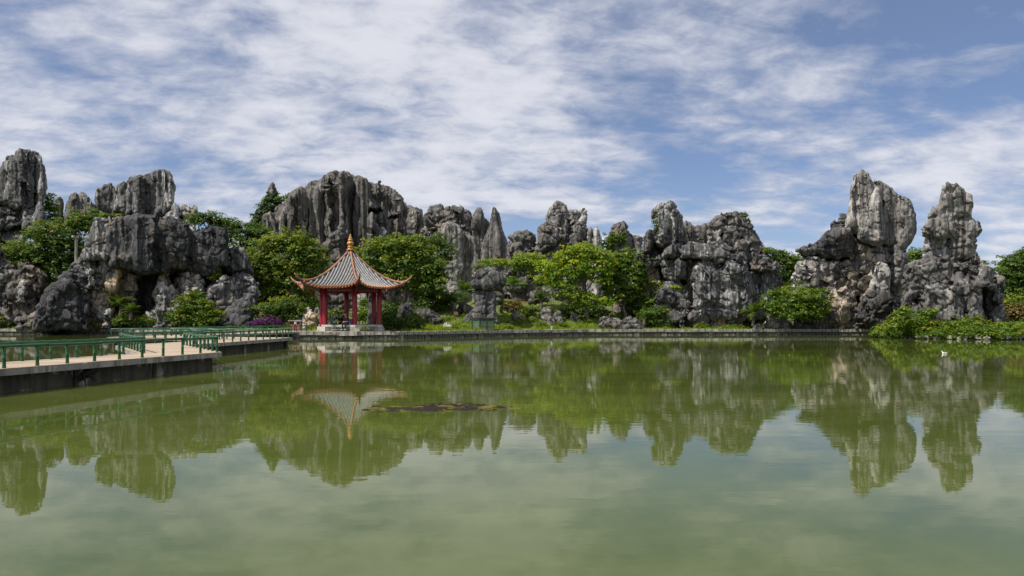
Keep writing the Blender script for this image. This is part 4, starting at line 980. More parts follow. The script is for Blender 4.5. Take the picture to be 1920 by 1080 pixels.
# garden shrubs along the far shore
GS = [
    ('low_bush', 'sunlit green bush at the left edge above the shore wall', [(14, 598, 26, 14), (-14, 590, 26, 20), (40, 602, 22, 10)], 65.5, LM, .3),
    ('low_bush', 'leafy plants on the bank under the bushy tree at far left', [(38, 575, 14, 9), (62, 560, 12, 14), (74, 575, 14, 12), (54, 585, 18, 10)], 66.5, LD, .25),
    ('small_bush', 'small round bush beside the dark boulder on the left shore', [(76, 604, 15, 10), (68, 609, 12, 7), (90, 609, 12, 7)], 63.6, LM, .2),
    ('foot_plants', 'low leafy plants along the foot of the dark boulder on the left shore', [(112, 610, 12, 5), (140, 611, 12, 4), (98, 606, 8, 5), (160, 608, 8, 5), (185, 610, 10, 4)], 61.8, LM, .3),
    ('low_bush', 'green undergrowth behind the floodlight, below the dark cave', [(250, 600, 26, 9), (280, 603, 26, 8), (310, 603, 22, 8), (225, 598, 16, 12)], 61.5, LM, .25),
    ('bamboo_bush', 'feathery yellow-green bush in front of the cave rock, above the walkway rail', [(350, 575, 26, 20), (378, 578, 28, 18), (335, 595, 22, 14), (370, 600, 40, 13), (400, 592, 20, 14)], 60, LM, .35),
    ('low_bush', 'thin bush at the right foot of the overhanging rock', [(410, 560, 12, 9), (425, 552, 8, 6)], 62.5, LM, .2),
    ('flower_bush', 'loose leafy bush above the purple flowers, left of the pavilion', [(510, 578, 36, 12), (540, 570, 30, 14), (560, 585, 22, 10), (500, 594, 24, 8), (530, 592, 26, 10)], 60, LD, .3),
    ('clipped_bush', 'darker of two clipped bushes right of the pavilion, the left one', [(735, 602, 22, 14), (725, 608, 16, 10), (745, 608, 14, 9)], 54.5, LD, .0),
    ('clipped_bush', 'brighter rounded clipped bush, second right of the pavilion', [(776, 602, 19, 14), (772, 609, 20, 8)], 54.2, LD, .35),
    ('round_bush', 'round reddish-green bush on the slope right of the T-shaped stone', [(962, 573, 22, 11), (962, 578, 23, 8)], 64.5, M['leaf_rust'], .55),
    ('cliff_plant', 'little green plants on the top ledge of the T-shaped stone', [(905, 500, 14, 4), (925, 497, 10, 4), (893, 505, 6, 4)], 61, LM, .4),
    ('hill_shrub', 'yellow-green ground shrubs at the foot of the needles', [(915, 490, 16, 4), (938, 491, 16, 5), (950, 494, 12, 6)], 78, LB, .4),
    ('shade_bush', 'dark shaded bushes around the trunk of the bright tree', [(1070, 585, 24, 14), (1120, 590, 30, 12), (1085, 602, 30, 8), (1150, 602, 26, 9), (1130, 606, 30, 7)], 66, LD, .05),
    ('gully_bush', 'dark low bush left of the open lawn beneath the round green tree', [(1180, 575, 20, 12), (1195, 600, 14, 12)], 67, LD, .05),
    ('rock_fern', 'fern tuft on the ledge of the two-headed cliff base', [(1262, 540, 13, 3), (1274, 541, 8, 3)], 64.6, LB, .4),
    ('cap_shrub', 'small shrub on the right top of the cliff dome', [(1396, 410, 7, 7), (1388, 402, 8, 4), (1403, 414, 4, 4)], 66.5, LD, .3),
    ('head_ivy', 'ivy on the left neck of the capped column', [(1236, 408, 5, 8), (1233, 424, 6, 10), (1240, 440, 4, 8), (1228, 416, 5, 5)], 65.4, LM, .1),
    ('cliff_ivy', 'ivy and small plants on the left face of the islet rock', [(1742, 545, 9, 10), (1752, 530, 6, 8), (1735, 560, 8, 8), (1768, 545, 6, 8), (1750, 580, 10, 14), (1765, 570, 9, 9)], 53.0, LD, .15),
    ('shoulder_shrub', 'low shrub on the right shoulder of the two-headed cliff', [(1440, 470, 10, 7), (1452, 478, 9, 7)], 66, LM, .1),
    ('overhang_plant', 'tuft of plants on the dark overhang face', [(406, 512, 8, 5), (400, 520, 8, 4)], 62, LB, .4),
    ('ledge_plant', 'thin strip of plants under the perched boulder', [(203, 405, 14, 4), (220, 404, 8, 3), (192, 408, 5, 4)], 62.2, LM, .3),
    ('shade_shrub', 'added dark shrubs deepening the shade of the spreading tree right of the pavilion', [(735, 578, 26, 14), (765, 582, 24, 12), (715, 588, 16, 12), (790, 570, 20, 10)], 62.5, LD, .05),  # dark foliage added here to deepen the shade under the tree
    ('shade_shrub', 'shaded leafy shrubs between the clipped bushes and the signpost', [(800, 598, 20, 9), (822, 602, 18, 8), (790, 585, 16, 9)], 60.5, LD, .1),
    ('slope_shrub', 'low leafy shrubs on the slope right above the signpost', [(850, 566, 14, 7), (868, 560, 12, 6), (838, 578, 12, 6)], 67.5, LD, .25),
    ('slope_shrub', 'small ferny shrubs among the boulders right of the green cabinet', [(940, 596, 12, 6), (985, 584, 14, 6), (1000, 578, 12, 6), (955, 606, 8, 4)], 62.5, LM, .35),
    ('gap_shrub', 'dark shrubs in the cleft between the mushroom rock and the islet rock', [(1692, 556, 12, 16), (1694, 582, 14, 14), (1698, 535, 8, 12)], 72, LD, .1),
    ('pavilion_bush', 'dark rounded bush seen through the pavilion behind the seated people', [(620, 590, 12, 8), (634, 588, 12, 9), (646, 592, 10, 8)], 58.5, LD, .15),
    ('pavilion_grass_bush', 'bright low bush seen between the centre and right pavilion columns', [(682, 588, 12, 12), (674, 596, 12, 8), (690, 598, 8, 7)], 60, LB, .2),
]
for i, (nm, lab, bl, D, mt, yl) in enumerate(GS):
    far = D > 60
    shrub(nm, lab, 'plant' if ('plant' in nm or 'fern' in nm or 'ivy' in nm) else 'bush', bl, D, mt, seed=40 + i, yel=yl, clump=.34, leaf=.17, per=20, dens=1.1, depth=.75, stem=(i % 1 == 0 and bl[0][2] > 11))
o = crown_mesh('flowers', [(488, 603, 16, 6), (505, 600, 16, 7), (520, 604, 12, 5), (478, 606, 10, 4)], 58.8, M['petal'], None, tuple(P(495, 606, 58.8)), clump=.22, leaf=.12, per=10, dens=.7, seed=90, yel=0)
tag(o, 'bank of purple flowers on the shore left of the pavilion', 'flowers')


# cycads and fan palms: every frond is a part
def frond_mesh(L, w, n=11, fan=False):
    mb = MB()
    pts = [Vector((0, 0, 0)), Vector((L * .35, 0, L * .22)), Vector((L * .7, 0, L * .22)), Vector((L, 0, L * .02))]
    def at(t):
        k = min(2, int(t * 3)); return pts[k].lerp(pts[k + 1], t * 3 - k)
    for i in range(3): mb.add([pts[i] + Vector((0, -.012, 0)), pts[i] + Vector((0, .012, 0)), pts[i + 1] + Vector((0, .01, 0)), pts[i + 1] + Vector((0, -.01, 0))], [(0, 1, 2, 3)])
    for i in range(n):
        t = .18 + .8 * i / (n - 1); p = at(t); ll = w * math.sin(math.pi * min(1, t * .9 + .1)) + .05
        for sgn in (-1, 1):
            e = p + Vector((ll * .45, sgn * ll, -ll * .28)); q = Vector((.035 + .02, 0, 0))
            mb.add([p - q, p + q, e], [(0, 1, 2)])
    V = mb.v
    me = bpy.data.meshes.new('frond'); me.from_pydata(V, [], mb.f); me.materials.append(M['palm'])
    a = me.attributes.new('v', 'FLOAT', 'FACE'); a.data.foreach_set('value', [random.uniform(.2, .9) for _ in mb.f])
    return me


FR = [frond_mesh(1.0, .30), frond_mesh(1.0, .24), frond_mesh(1.0, .34)]


def cycad(px, py, D, L, label, trunk=.5, n=16, group='palms on the far bank'):
    c = P(px, py, D); root = empty('cycad_palm', (c[0], c[1], c[2] - trunk)); tag(root, label, 'palm', group)
    mb = MB(); mb.tube([(0, 0, -.4), (.02, 0, trunk * .5), (0, .02, trunk)], [.15, .13, .12], 8); mb.build('trunk', M['bark'], root)
    for i in range(n):
        o = bpy.data.objects.new('frond', FR[i % 3]); C.objects.link(o); o.parent = root; o.location = (0, 0, trunk)
        o.rotation_euler = (random.uniform(-.2, .2), -random.uniform(-.35, 1.05), i * 2.399); k = L * random.uniform(.8, 1.15); o.scale = (k, k, k)
    return root


cycad(226, 575, 61.5, 1.35, 'fan palm at the mouth of the dark cave, left of the walkway end', .5, 18)
cycad(245, 585, 60.8, 1.0, 'smaller palm just right of the cave palm, nearer the rail', .3, 14)
cycad(365, 565, 60.8, 1.2, 'feathery palm rising out of the yellow-green bush above the rail', .6, 18)
cycad(345, 590, 59.5, 1.0, 'low palm at the front of the yellow-green bush above the rail', .2, 14)
cycad(872, 549, 63, 1.35, 'palm with a thin trunk left of the T-shaped stone', 1.3, 18)
cycad(962, 540, 69, 1.6, 'palm against the dark outcrop, above the round reddish bush', .7, 18)
cycad(1014, 532, 70, 1.1, 'yellowish palm partly hidden by the bright tree', .4, 16)
cycad(1015, 562, 67, 1.15, 'small bright palm on the slope, left of the bright tree lower branches', .5, 16)
cycad(1412, 590, 62.5, 1.3, 'palm in the shade between the wide cliff and the big round bush', .6, 18)
cycad(1208, 596, 62.8, .8, 'small palm at the left end of the open lawn', .2, 12)
cycad(681, 577, 61.5, .95, 'palm seen through the pavilion, right of the centre column', .8, 16)
cycad(940, 575, 62, .8, 'low small palm tuft right of the T-shaped stone stem', .2, 12)

bl = []
for i in range(46):
    px = 640 + i * 28 + random.uniform(-8, 8); c_ = P(px, random.uniform(520, 545), 104); bl.append((c_[0], 104 + random.uniform(-3, 3), c_[2], 3.0, random.uniform(2.2, 4.0), 2.0)); bl.append((c_[0] + 1, 103, c_[2] - 3.2, 3.2, 3.0, 2.0))
o = crown_mesh('far_woodland', bl, 104, LD, clump=1.3, leaf=.75, per=16, dens=1.0, yel=.05, seed=97, world=True)
tag(o, 'far dark woodland glimpsed through the clefts between the rocks', 'woodland', kind='stuff')

# islet: bank, rim stones and undergrowth
ib = []
cxI, cyI = (1785 - 960) / F * 53.5, 53.0
th = np.linspace(0, 2 * math.pi, 60, endpoint=False); V = []; rr = np.array([1.05, 1.0, .9, .6, .0])
for r_ in rr:
    for t in th:
        wob = 1 + .06 * math.sin(3 * t + 1) + .05 * math.sin(7 * t); zt = {1.05: -.4, 1.0: .02, .9: .32, .6: .55, .0: .6}[float(r_)]
        V.append((cxI + 5.3 * wob * r_ * math.cos(t), cyI + 4.6 * wob * r_ * math.sin(t), zt + (.1 * math.sin(5 * t) if r_ < 1 else 0)))
Q = np.array([[i * 60 + j, i * 60 + (j + 1) % 60, (i + 1) * 60 + (j + 1) % 60, (i + 1) * 60 + j] for i in range(4) for j in range(60)])
mesh_obj('islet_ground', np.array(V), Q, M['ground'], smooth=True)['kind'] = 'structure'
bl = []
for i in range(60):
    t = i / 60 * 2 * math.pi
    if math.sin(t) > .55: continue
    wob = 1 + .06 * math.sin(3 * t + 1) + .05 * math.sin(7 * t); h_ = random.uniform(.22, .5) * (1.3 if abs(math.cos(t)) > .75 else 1)
    bl.append((cxI + 5.15 * wob * math.cos(t), cyI + 4.45 * wob * math.sin(t), .2 + h_ * .4, .62, h_, .6))
    if i % 2: bl.append((cxI + 4.3 * wob * math.cos(t), cyI + 3.7 * wob * math.sin(t), .65 + h_ * .4, .7, h_ * .9, .6))
o = crown_mesh('undergrowth', bl, 50, LM, clump=.3, leaf=.15, per=20, dens=1.0, yel=.25, seed=95, world=True)
tag(o, 'thick green undergrowth spilling to the water round the islet', 'undergrowth', kind='stuff')
bl = [(P(x, y, 50.6)[0], 50.6, P(x, y, 50.6)[2], .8, .42, .5) for x, y in ((1675, 614), (1690, 600), (1698, 584), (1712, 608), (1680, 606), (1765, 612), (1800, 606), (1830, 604), (1735, 600), (1740, 586))]
o = crown_mesh('leafy_bank', bl, 50, LM, clump=.34, leaf=.17, per=20, dens=.8, yel=.3, seed=96, world=True)
tag(o, 'brighter yellow-green plants climbing the left side of the islet', 'undergrowth', kind='stuff')
for i in range(26):
    t = math.radians(-170 + i * 6.4 + random.uniform(-2, 2)); wob = 1 + .06 * math.sin(3 * t + 1) + .05 * math.sin(7 * t)
    mb = MB(); sz = random.uniform(.18, .42); mb.box((0, 0, 0), (sz, sz * .8, sz * .55), j=sz * .16)
    o = mb.build('rim_stone', M['coping'] if i % 3 else M['coping_dark'])
    o.location = (cxI + 5.62 * wob * math.cos(t), cyI + 4.9 * wob * math.sin(t), .05 + random.uniform(0, .14)); o.rotation_euler = (random.uniform(-.4, .4), random.uniform(-.4, .4), random.uniform(0, 3))
    wh = 'left end of the islet' if o.location.x < cxI - 3 else ('right end of the islet' if o.location.x > cxI + 3 else 'front of the islet')
    tag(o, ('small pale stone' if i % 3 else 'small mossy dark stone') + ' at the waterline at the ' + wh, 'stone', 'rim stones of the islet')

# grass blades and weeds on the bank
rng = np.random.default_rng(5)
n = 60000
gx = rng.uniform(-52, 36, n); gy = shore_y(gx) + .62 + rng.exponential(3.2, n)
gz = ground_z(gx, gy); pav = (((gx + 12) / 4.6) ** 2 + ((gy - 53) / 4.2) ** 2) < 1
keep = ~pav & (gy < 82); gx, gy, gz = gx[keep], gy[keep], gz[keep]; n = len(gx)
hh = rng.uniform(.05, .17, n) * (1 + .9 * (pn(gx * .5, gy * .5, 0, 33) > .1)); a = rng.uniform(0, math.pi, n); dx, dy = np.cos(a) * .05, np.sin(a) * .05
c = np.stack([gx, gy, gz - .02], 1); side = np.stack([dx, dy, 0 * dx], 1); tip = np.stack([rng.normal(0, .05, n), rng.normal(0, .05, n), hh], 1)
V = np.stack([c - side, c + side, c + tip], 1).reshape(-1, 3)
o = mesh_obj('grass', V, np.arange(3 * n).reshape(n, 3), LB, attrs={'v': ('FACE', rng.uniform(0, 1, n)), 'y': ('FACE', rng.uniform(0, .5, n) ** 2)})
tag(o, 'short bright grass on the far bank of the lake', 'grass', kind='stuff')
bl = []
for i in range(150):
    x = rng.uniform(-46, -20) if i < 50 else rng.uniform(-10, 30); y = shore_y(x) + rng.uniform(1.2, 9); z = float(ground_z(x, y)); s_ = rng.uniform(.18, .5)
    if -17.5 < x < -7 and y < 58: continue
    bl.append((x, y, z + s_ * .3, s_ * 1.3, s_ * .7, s_))
o = crown_mesh('ground_cover', bl, 60, LM, clump=.26, leaf=.14, per=16, dens=1.0, yel=.3, seed=98, world=True)
tag(o, 'patchy leafy ground cover between the rocks on the far bank', 'ground cover', kind='stuff')

# ------------------------------------------------------------------ walkway
DZ = .5
RE = [(-12.2, 3.5), (-8.5, 20.0), (-12.0, 25.3), (-11.3, 35.1), (-18.7, 37.9), (-15.35, 52.6)]
LE = [(-14.0, 4.0), (-10.55, 19.3), (-14.35, 24.7), (-13.75, 33.3), (-21.3, 35.9), (-17.25, 52.9)]
wk = empty('zigzag_walkway', (-10.5, 20, 0)); tag(wk, 'zigzag concrete walkway with low green bamboo-shaped rails crossing the lake to the pavilion', 'walkway')
WO = Vector((-10.5, 20, 0))
for i in range(5):
    a, b, c_, d_ = RE[i], RE[i + 1], LE[i + 1], LE[i]
    mb = MB(); poly = [(p[0] - WO.x, p[1] - WO.y) for p in (a, b, c_, d_)]
    cxm = sum(p[0] for p in poly) / 4; cym = sum(p[1] for p in poly) / 4
    mb.prism(poly, DZ - .13, DZ - .004)
    mb.build('deck_slab', M['slab_edge'], wk)
    (ax_, ay_), (bx_, by_), (cx2, cy2), (dx_, dy_) = poly; npan = max(2, round(math.hypot(bx_ - ax_, by_ - ay_) / 2.4))
    for q in range(npan):
        t0, t1 = q / npan + .003, (q + 1) / npan - .003; mb = MB()
        mb.prism([(ax_ + (bx_ - ax_) * t0, ay_ + (by_ - ay_) * t0), (ax_ + (bx_ - ax_) * t1, ay_ + (by_ - ay_) * t1),
                  (dx_ + (cx2 - dx_) * t1, dy_ + (cy2 - dy_) * t1), (dx_ + (cx2 - dx_) * t0, dy_ + (cy2 - dy_) * t0)], DZ - .001, DZ + .012 + random.uniform(0, .006))
        mb.build('deck_panel', M['deck'], wk)
    # recessed supporting wall panels along both sides
    for (p, q), sgn in (((RE[i], RE[i + 1]), 1), ((LE[i], LE[i + 1]), -1)):
        L = math.hypot(q[0] - p[0], q[1] - p[1]); ang = math.atan2(q[1] - p[1], q[0] - p[0]); n = max(2, int(L / 2.2))
        for k in range(n):
            if i == 0 and sgn == 1 and k == n - 4: continue
            t = (k + .5) / n; mbp = MB(); l2 = L / n - .05
            nx_, ny_ = -math.sin(ang) * sgn, math.cos(ang) * sgn
            mbp.box((0, 0, 0), (l2, .12, .62), 0, j=.006)
            ins = .34 + random.uniform(0, .05)
            o = mbp.build('support_panel', M['support'], wk)
            o.location = (p[0] + (q[0] - p[0]) * t - WO.x + nx_ * ins, p[1] + (q[1] - p[1]) * t - WO.y + ny_ * ins, .055); o.rotation_euler = (0, 0, ang)
RZ = DZ + .44
post_me = None
mb = MB(); prof = [(.034, -.01), (.036, .0), (.031, .06), (.030, .19), (.036, .20), (.036, .215), (.029, .225), (.030, .36), (.033, .42)]
mb.lathe((0, 0, 0), prof, 9); tmp = mb.build('post', M['green_paint'], smooth=True); post_me = tmp.data; bpy.data.objects.remove(tmp)


def rail(p, q, inset, parent, org, z0=DZ, sp=.74, first=True, last=True, h=.44, rad=.034):
    p = Vector((p[0], p[1], 0)); q = Vector((q[0], q[1], 0)); L = (q - p).length; n = max(1, round(L / sp)); d = (q - p).normalized()
    for i in range(0 if first else 1, n + (1 if last else 0)):
        c_ = p + (q - p) * i / n; o = bpy.data.objects.new('post', post_me); C.objects.link(o); o.parent = parent
        o.location = (c_.x - org.x, c_.y - org.y, z0); o.scale = (1.1, 1.1, (h - .02) / .42); o.rotation_euler = (random.uniform(-.012, .012), random.uniform(-.012, .012), random.uniform(0, 6))
    # bamboo-like rail with knots
    pts, rs = [], []; segs = max(1, round(L / 1.35)); sag = lambda: random.uniform(-.010, .010)
    for i in range(segs):
        zz_ = z0 + h + sag()
        for t, r_ in ((.015, rad * 1.22), (.03, rad * .98), (.5, rad * .94), (.97, rad * .98), (.985, rad * 1.22)):
            c_ = p + d * L * (i + t) / segs; pts.append((c_.x - org.x, c_.y - org.y, zz_)); rs.append(r_)
    mbr = MB(); mbr.tube(pts, rs, 9); mbr.build('handrail', M['green_paint'], parent, smooth=True)


def inset(poly_a, poly_b, t=.07):
    return [(a[0] + (b[0] - a[0]) * t, a[1] + (b[1] - a[1]) * t) for a, b in zip(poly_a, poly_b)]


for edge in (inset(RE, LE, .06), inset(LE, RE, .06)):
    for i in range(5):
        rail(edge[i], edge[i + 1], 0, wk, WO, last=(i == 4))
# dark branch snagged in the gap under the near part of the walkway
mb = MB(); b0 = P(150, 716, 15.3)
g0 = (P(152, 700, 15.6)); br = [(g0[0] + .25, g0[1] + .15, .36), (g0[0] + .05, g0[1] - .05, .18), (g0[0] - .15, g0[1] - .25, .02), (g0[0] - .2, g0[1] - .3, -.1)]
mb.tube(br, [.10, .09, .07, .04], 7)
for e in ((.3, -.3, .0), (.38, -.1, .05), (.05, -.4, -.03), (-.3, -.1, .02), (.5, -.2, .1)):
    mb.tube([br[1], (g0[0] + e[0] * .6, g0[1] + e[1] * .6, .20), (g0[0] + e[0], g0[1] + e[1], e[2])], [.03, .02, .012], 5)
o = mb.build('snagged_branch', M['wood_dark']); tag(o, 'black snagged branch hanging in the gap under the near end of the walkway', 'branch')

# ------------------------------------------------------------------ pavilion
PC = Vector(((657 - 960) / F * 53, 53.0, WALLZ)); TH = math.radians(21)
pav = empty('pavilion', PC); tag(pav, 'red-columned hexagonal pavilion with upturned grey-tiled roof and golden finial', 'pavilion')


def hexv(r, k, z=0.0):
    """corner k of a hexagon: 0 is the one nearest the camera, going to the right"""
    a = TH + math.radians(60) * k
    return Vector((r * math.sin(a), -r * math.cos(a), z))


mb = MB(); mb.prism([(hexv(3.35, k).x, hexv(3.35, k).y) for k in range(6)], -.3, .02); mb.build('floor', M['coping'], pav)
for k in range(6):
    c_ = hexv(2.34, k)
    mb = MB(); mb.box((0, 0, .17), (.66, .50, .34), TH + math.radians(60) * k, j=.012)
    o = mb.build('plinth', M['stone_white'], pav); o.location = (c_.x, c_.y, 0)
    mb = MB(); mb.lathe((0, 0, 0), [(.21, .34), (.215, .40), (.190, .50), (.185, 2.2), (.178, 3.45)], 18)
    o = mb.build('column', M['red'], pav, smooth=True); o.location = (c_.x, c_.y, 0)
for k in range(6):
    a, b = hexv(2.34, k), hexv(2.34, k + 1); m_ = (a + b) / 2; ang = math.atan2((b - a).y, (b - a).x); L = (b - a).length
    if k != 4:                                                                 # the side towards the walkway is open
        mb = MB(); mb.box((0, 0, 0), (L + .30, .46, .15), j=.006); o = mb.build('bench', M['stone_white'], pav); o.location = (m_.x, m_.y, .412 + .002 * k); o.rotation_euler = (0, 0, ang)
    mb = MB(); mb.box((0, 0, 0), (L - .3, .10, .20)); o = mb.build('lintel', M['red'], pav); o.location = (m_.x, m_.y, 3.08); o.rotation_euler = (0, 0, ang)
    mb = MB(); mb.box((0, 0, 0), (L + .1, .16, .24)); o = mb.build('painted_beam', M['beam'], pav); o.location = (m_.x, m_.y, 3.42); o.rotation_euler = (0, 0, ang)
    # slanting corner brace under the eave and jutting corner beam
    c0, c1 = hexv(2.3, k, 2.6), hexv(3.5, k, 3.30)
    mb = MB(); mb.tube([c0, c1], .035, 6); mb.build('brace', M['red'], pav)
    mb = MB(); mb.tube([hexv(1.8, k, 3.45), hexv(3.4, k, 3.42), hexv(4.35, k, 3.62)], [.10, .10, .08], 6); mb.build('corner_beam', M['red'], pav)

RT, ZA, ZE = 4.0, 6.32, 3.28            # corner radius, apex height and eave height above the floor
AP = RT * math.cos(math.pi / 6)


def roof_pt(k, t, w_):
    """t: 0 at the apex, 1 at the eave; w_: -1..1 across the face between corners k and k+1"""
    a, b = hexv(1, k), hexv(1, k + 1); n_ = ((a + b) / 2).normalized(); e = (b - a).normalized()
    half = AP * math.tan(math.pi / 6)
    sweep = 1 + .085 * abs(w_) ** 5 * t * t
    p = (n_ * AP * t + e * half * w_ * t) * sweep
    z = ZE + (ZA - ZE) * (1 - t) ** 1.42 + .42 * abs(w_) ** 3.2 * t ** 3
    return Vector((p.x, p.y, z))


for k in range(6):
    # the sheathing under the tiles, a real slab
    nt, nw = 14, 16; vs, fs = [], []
    for lay in (0, -.10):
        for i in range(nt + 1):
            for j in range(nw + 1):
                p = roof_pt(k, .02 + .98 * i / nt, -1 + 2 * j / nw); vs.append((p.x, p.y, p.z + lay))
    o_ = (nt + 1) * (nw + 1); idx = lambda l, i, j: l * o_ + i * (nw + 1) + j
    for i in range(nt):
        for j in range(nw):
            fs.append((idx(0, i, j), idx(0, i + 1, j), idx(0, i + 1, j + 1), idx(0, i, j + 1))); fs.append((idx(1, i, j), idx(1, i, j + 1), idx(1, i + 1, j + 1), idx(1, i + 1, j)))
    for j in range(nw): fs.append((idx(0, nt, j), idx(1, nt, j), idx(1, nt, j + 1), idx(0, nt, j + 1)))
    panel = mesh_obj('roof_panel', vs, fs, [M['pan'], M['soffit']], pav, midx=[0 if (q % 2 == 0 or q >= 2 * nt * nw) else 1 for q in range(len(fs))], smooth=True)
    panel.location = (0, 0, 0)
    NR = 17
    for j in range(NR):
        u = -1 + 2 * (j + .5) / NR                       # at the eave
        t0 = max(abs(u) * 1.0, .05)
        pts = []; steps = max(3, int(12 * (1 - t0)) + 2)
        for i in range(steps + 1):
            t = t0 + (1.0 - t0) * i / steps
            p = roof_pt(k, t, max(-1, min(1, u / t)) if t > 0 else 0); pts.append(Vector((p.x, p.y, p.z + .03)))
        if (pts[-1] - pts[0]).length < .12: pts[0] = pts[-1] + (pts[0] - pts[-1]).normalized() * .14 if (pts[-1] - pts[0]).length > 1e-4 else pts[-1] + Vector((0, 0, .05))
        mb = MB()
        # every tile laps the next: the radius steps along the row
        P2, R2 = [], []
        Ltot = sum((pts[i + 1] - pts[i]).length for i in range(len(pts) - 1)); acc = 0; nxt = 0
        for i, p in enumerate(pts):
            P2.append(p); R2.append(.062 if i % 2 else .050)
        mb.tube(P2, R2, 8); mb.build('tile_row', M['tile'], pav)
        # orange drip tile with its round face at the eave
        d = (pts[-1] - pts[-2]).normalized()
        mb = MB(); mb.tube([pts[-1] - d * .02, pts[-1] + d * .10, pts[-1] + d * .13], [.082, .086, .07], 9); mb.build('end_tile', M['orange'], pav)
        if j < NR - 1:
            p = roof_pt(k, 1.0, -1 + 2 * (j + 1) / NR); mb = MB(); e = (roof_pt(k, 1, .1) - roof_pt(k, 1, -.1)).normalized(); w2 = .10
            dn = Vector((0, 0, -.12)); q = p + d * .07 + Vector((0, 0, .015))
            mb.add([q - e * w2, q + e * w2, q + e * w2 * .5 + dn, q - e * w2 * .5 + dn, q - e * w2 - d * .07, q + e * w2 - d * .07], [(0, 1, 2, 3), (1, 0, 4, 5)])
            mb.build('drip_tile', M['orange'], pav)
    # hip ridge, curling up at the tip
    pts, rs = [], []
    for i in range(15):
        t = .04 + .96 * i / 14; p = roof_pt(k, t, -1); pts.append(p + Vector((0, 0, .085))); rs.append(.07)
    tip = pts[-1]; out = Vector((tip.x, tip.y, 0)).normalized()
    for s_, dz_, r_ in ((.18, .06, .08), (.36, .17, .07), (.52, .33, .05), (.60, .46, .03)): pts.append(tip + out * s_ + Vector((0, 0, dz_))); rs.append(r_)
    mb = MB(); mb.tube(pts, rs, 8); hip = mb.build('hip_ridge', M['orange'], pav, smooth=True)
    pts2 = [p + Vector((0, 0, -.085)) for p in pts[:-1]]
    mb = MB(); mb.tube(pts2, [.11] * 13 + [.10, .09, .08, .06, .04][:len(pts2) - 13], 8); mb.build('ridge_base', M['pan'], pav, smooth=True)
mb = MB(); mb.lathe((0, 0, ZA - .08), [(.30, 0), (.34, .06), (.22, .12), (.18, .20), (.26, .25), (.20, .30), (.15, .36), (.24, .46), (.27, .56), (.22, .66), (.13, .71), (.19, .76), (.20, .82), (.16, .88), (.10, .91),
                                        (.14, .95), (.145, .99), (.10, 1.04), (.065, 1.06), (.09, 1.11), (.07, 1.18), (.03, 1.26), (.005, 1.33)], 18)
mb.build('finial', M['gold'], pav, smooth=True)

# ------------------------------------------------------------------ garden furniture
c_ = P(554, 600, 55); bz = DZ + .02
t = empty('litter_bin', (c_[0], c_[1], bz), .08); tag(t, 'double litter bin with pale lid and two reddish panels beside the pavilion', 'litter bin')
mb = MB()
for x in (-.45, .45): mb.box((x, 0, .38), (.07, .34, .76))
mb.box((0, 0, .06), (.86, .32, .06)); mb.box((0, 0, .50), (.86, .32, .05)); mb.build('frame', M['rust'], t)
mb = MB(); mb.box((0, 0, .80), (1.08, .46, .08), j=.004); mb.build('lid', M['bin_top'], t)
for x in (-.22, .22):
    mb = MB(); mb.box((x, -.02, .28), (.36, .34, .38), j=.004); mb.build('panel', M['bin_red'], t)
    mb = MB(); mb.box((x, 0, .64), (.20, .30, .22)); mb.build('opening_dark', M['black'], t)  # solid black block in place of the shade inside the hole
c_ = P(855, 617, 56.0); z0 = float(ground_z(c_[0], c_[1]))
t = empty('signpost', (c_[0], c_[1], z0), .1); tag(t, 'small square brown sign on a thin post at the water edge', 'signpost')
mb = MB(); mb.box((0, 0, .5), (.06, .06, 1.1)); mb.build('post', M['rust'], t)
mb = MB(); mb.box((0, -.02, 1.10), (.36, .05, .30), j=.003); b_ = mb.build('board', M['rust'], t)
mb = MB(); mb.box((0, -.048, 1.10), (.30, .006, .24)); mb.build('face', simple('sign_face', (.20, .11, .085), .6, var=.4, scale=20), t)
# green louvred cabinet
c_ = P(905, 617, 56.2); z0 = float(ground_z(c_[0], c_[1]))
t = empty('green_cabinet', (c_[0], c_[1] + .3, z0), .0); tag(t, 'green slatted metal cabinet with a paler left side in front of the T-shaped stone', 'cabinet')
W_, H_ = 1.78, 1.02
mb = MB(); mb.box((0, .2, H_ / 2), (W_ - .06, .44, H_ - .04)); mb.build('body', M['black'], t)
mb = MB(); mb.box((0, .16, H_ + .01), (W_ + .06, .60, .04)); mb.build('top', M['rust'], t)
for x in (-W_ / 2, -W_ / 2 + .62, .30, W_ / 2): 
    mb = MB(); mb.box((x, -.05, H_ / 2), (.05, .06, H_)); mb.build('upright', M['cab'], t)
for (x0, x1, mt) in ((-W_ / 2 + .03, -W_ / 2 + .59, M['cab_light']), (-W_ / 2 + .65, .27, M['cab']), (.33, W_ / 2 - .03, M['cab'])):
    for q in range(9):
        mb = MB(); zc = .07 + q * (H_ - .10) / 8.6; w_ = x1 - x0
        mb.add([(x0, -.045, zc - .045), (x1, -.045, zc - .045), (x1, -.015, zc + .05), (x0, -.015, zc + .05), (x0, -.03, zc - .045), (x1, -.03, zc - .045), (x1, -.0, zc + .05), (x0, -.0, zc + .05)],
               [(0, 1, 2, 3), (7, 6, 5, 4), (0, 4, 5, 1), (3, 2, 6, 7)])
        mb.build('slat', mt, t)
# little white marker post
c_ = P(1034, 617, 58.9); z0 = float(ground_z(c_[0], c_[1]))
t = empty('marker_post', (c_[0], c_[1], z0)); tag(t, 'tiny white marker on the grass edge under the rocks', 'marker')
mb = MB(); mb.box((0, 0, .1), (.12, .06, .2)); mb.build('base', M['white_cloth'], t); mb = MB(); mb.box((0, 0, .27), (.17, .08, .12), j=.01); mb.build('head', M['stone_white'], t)
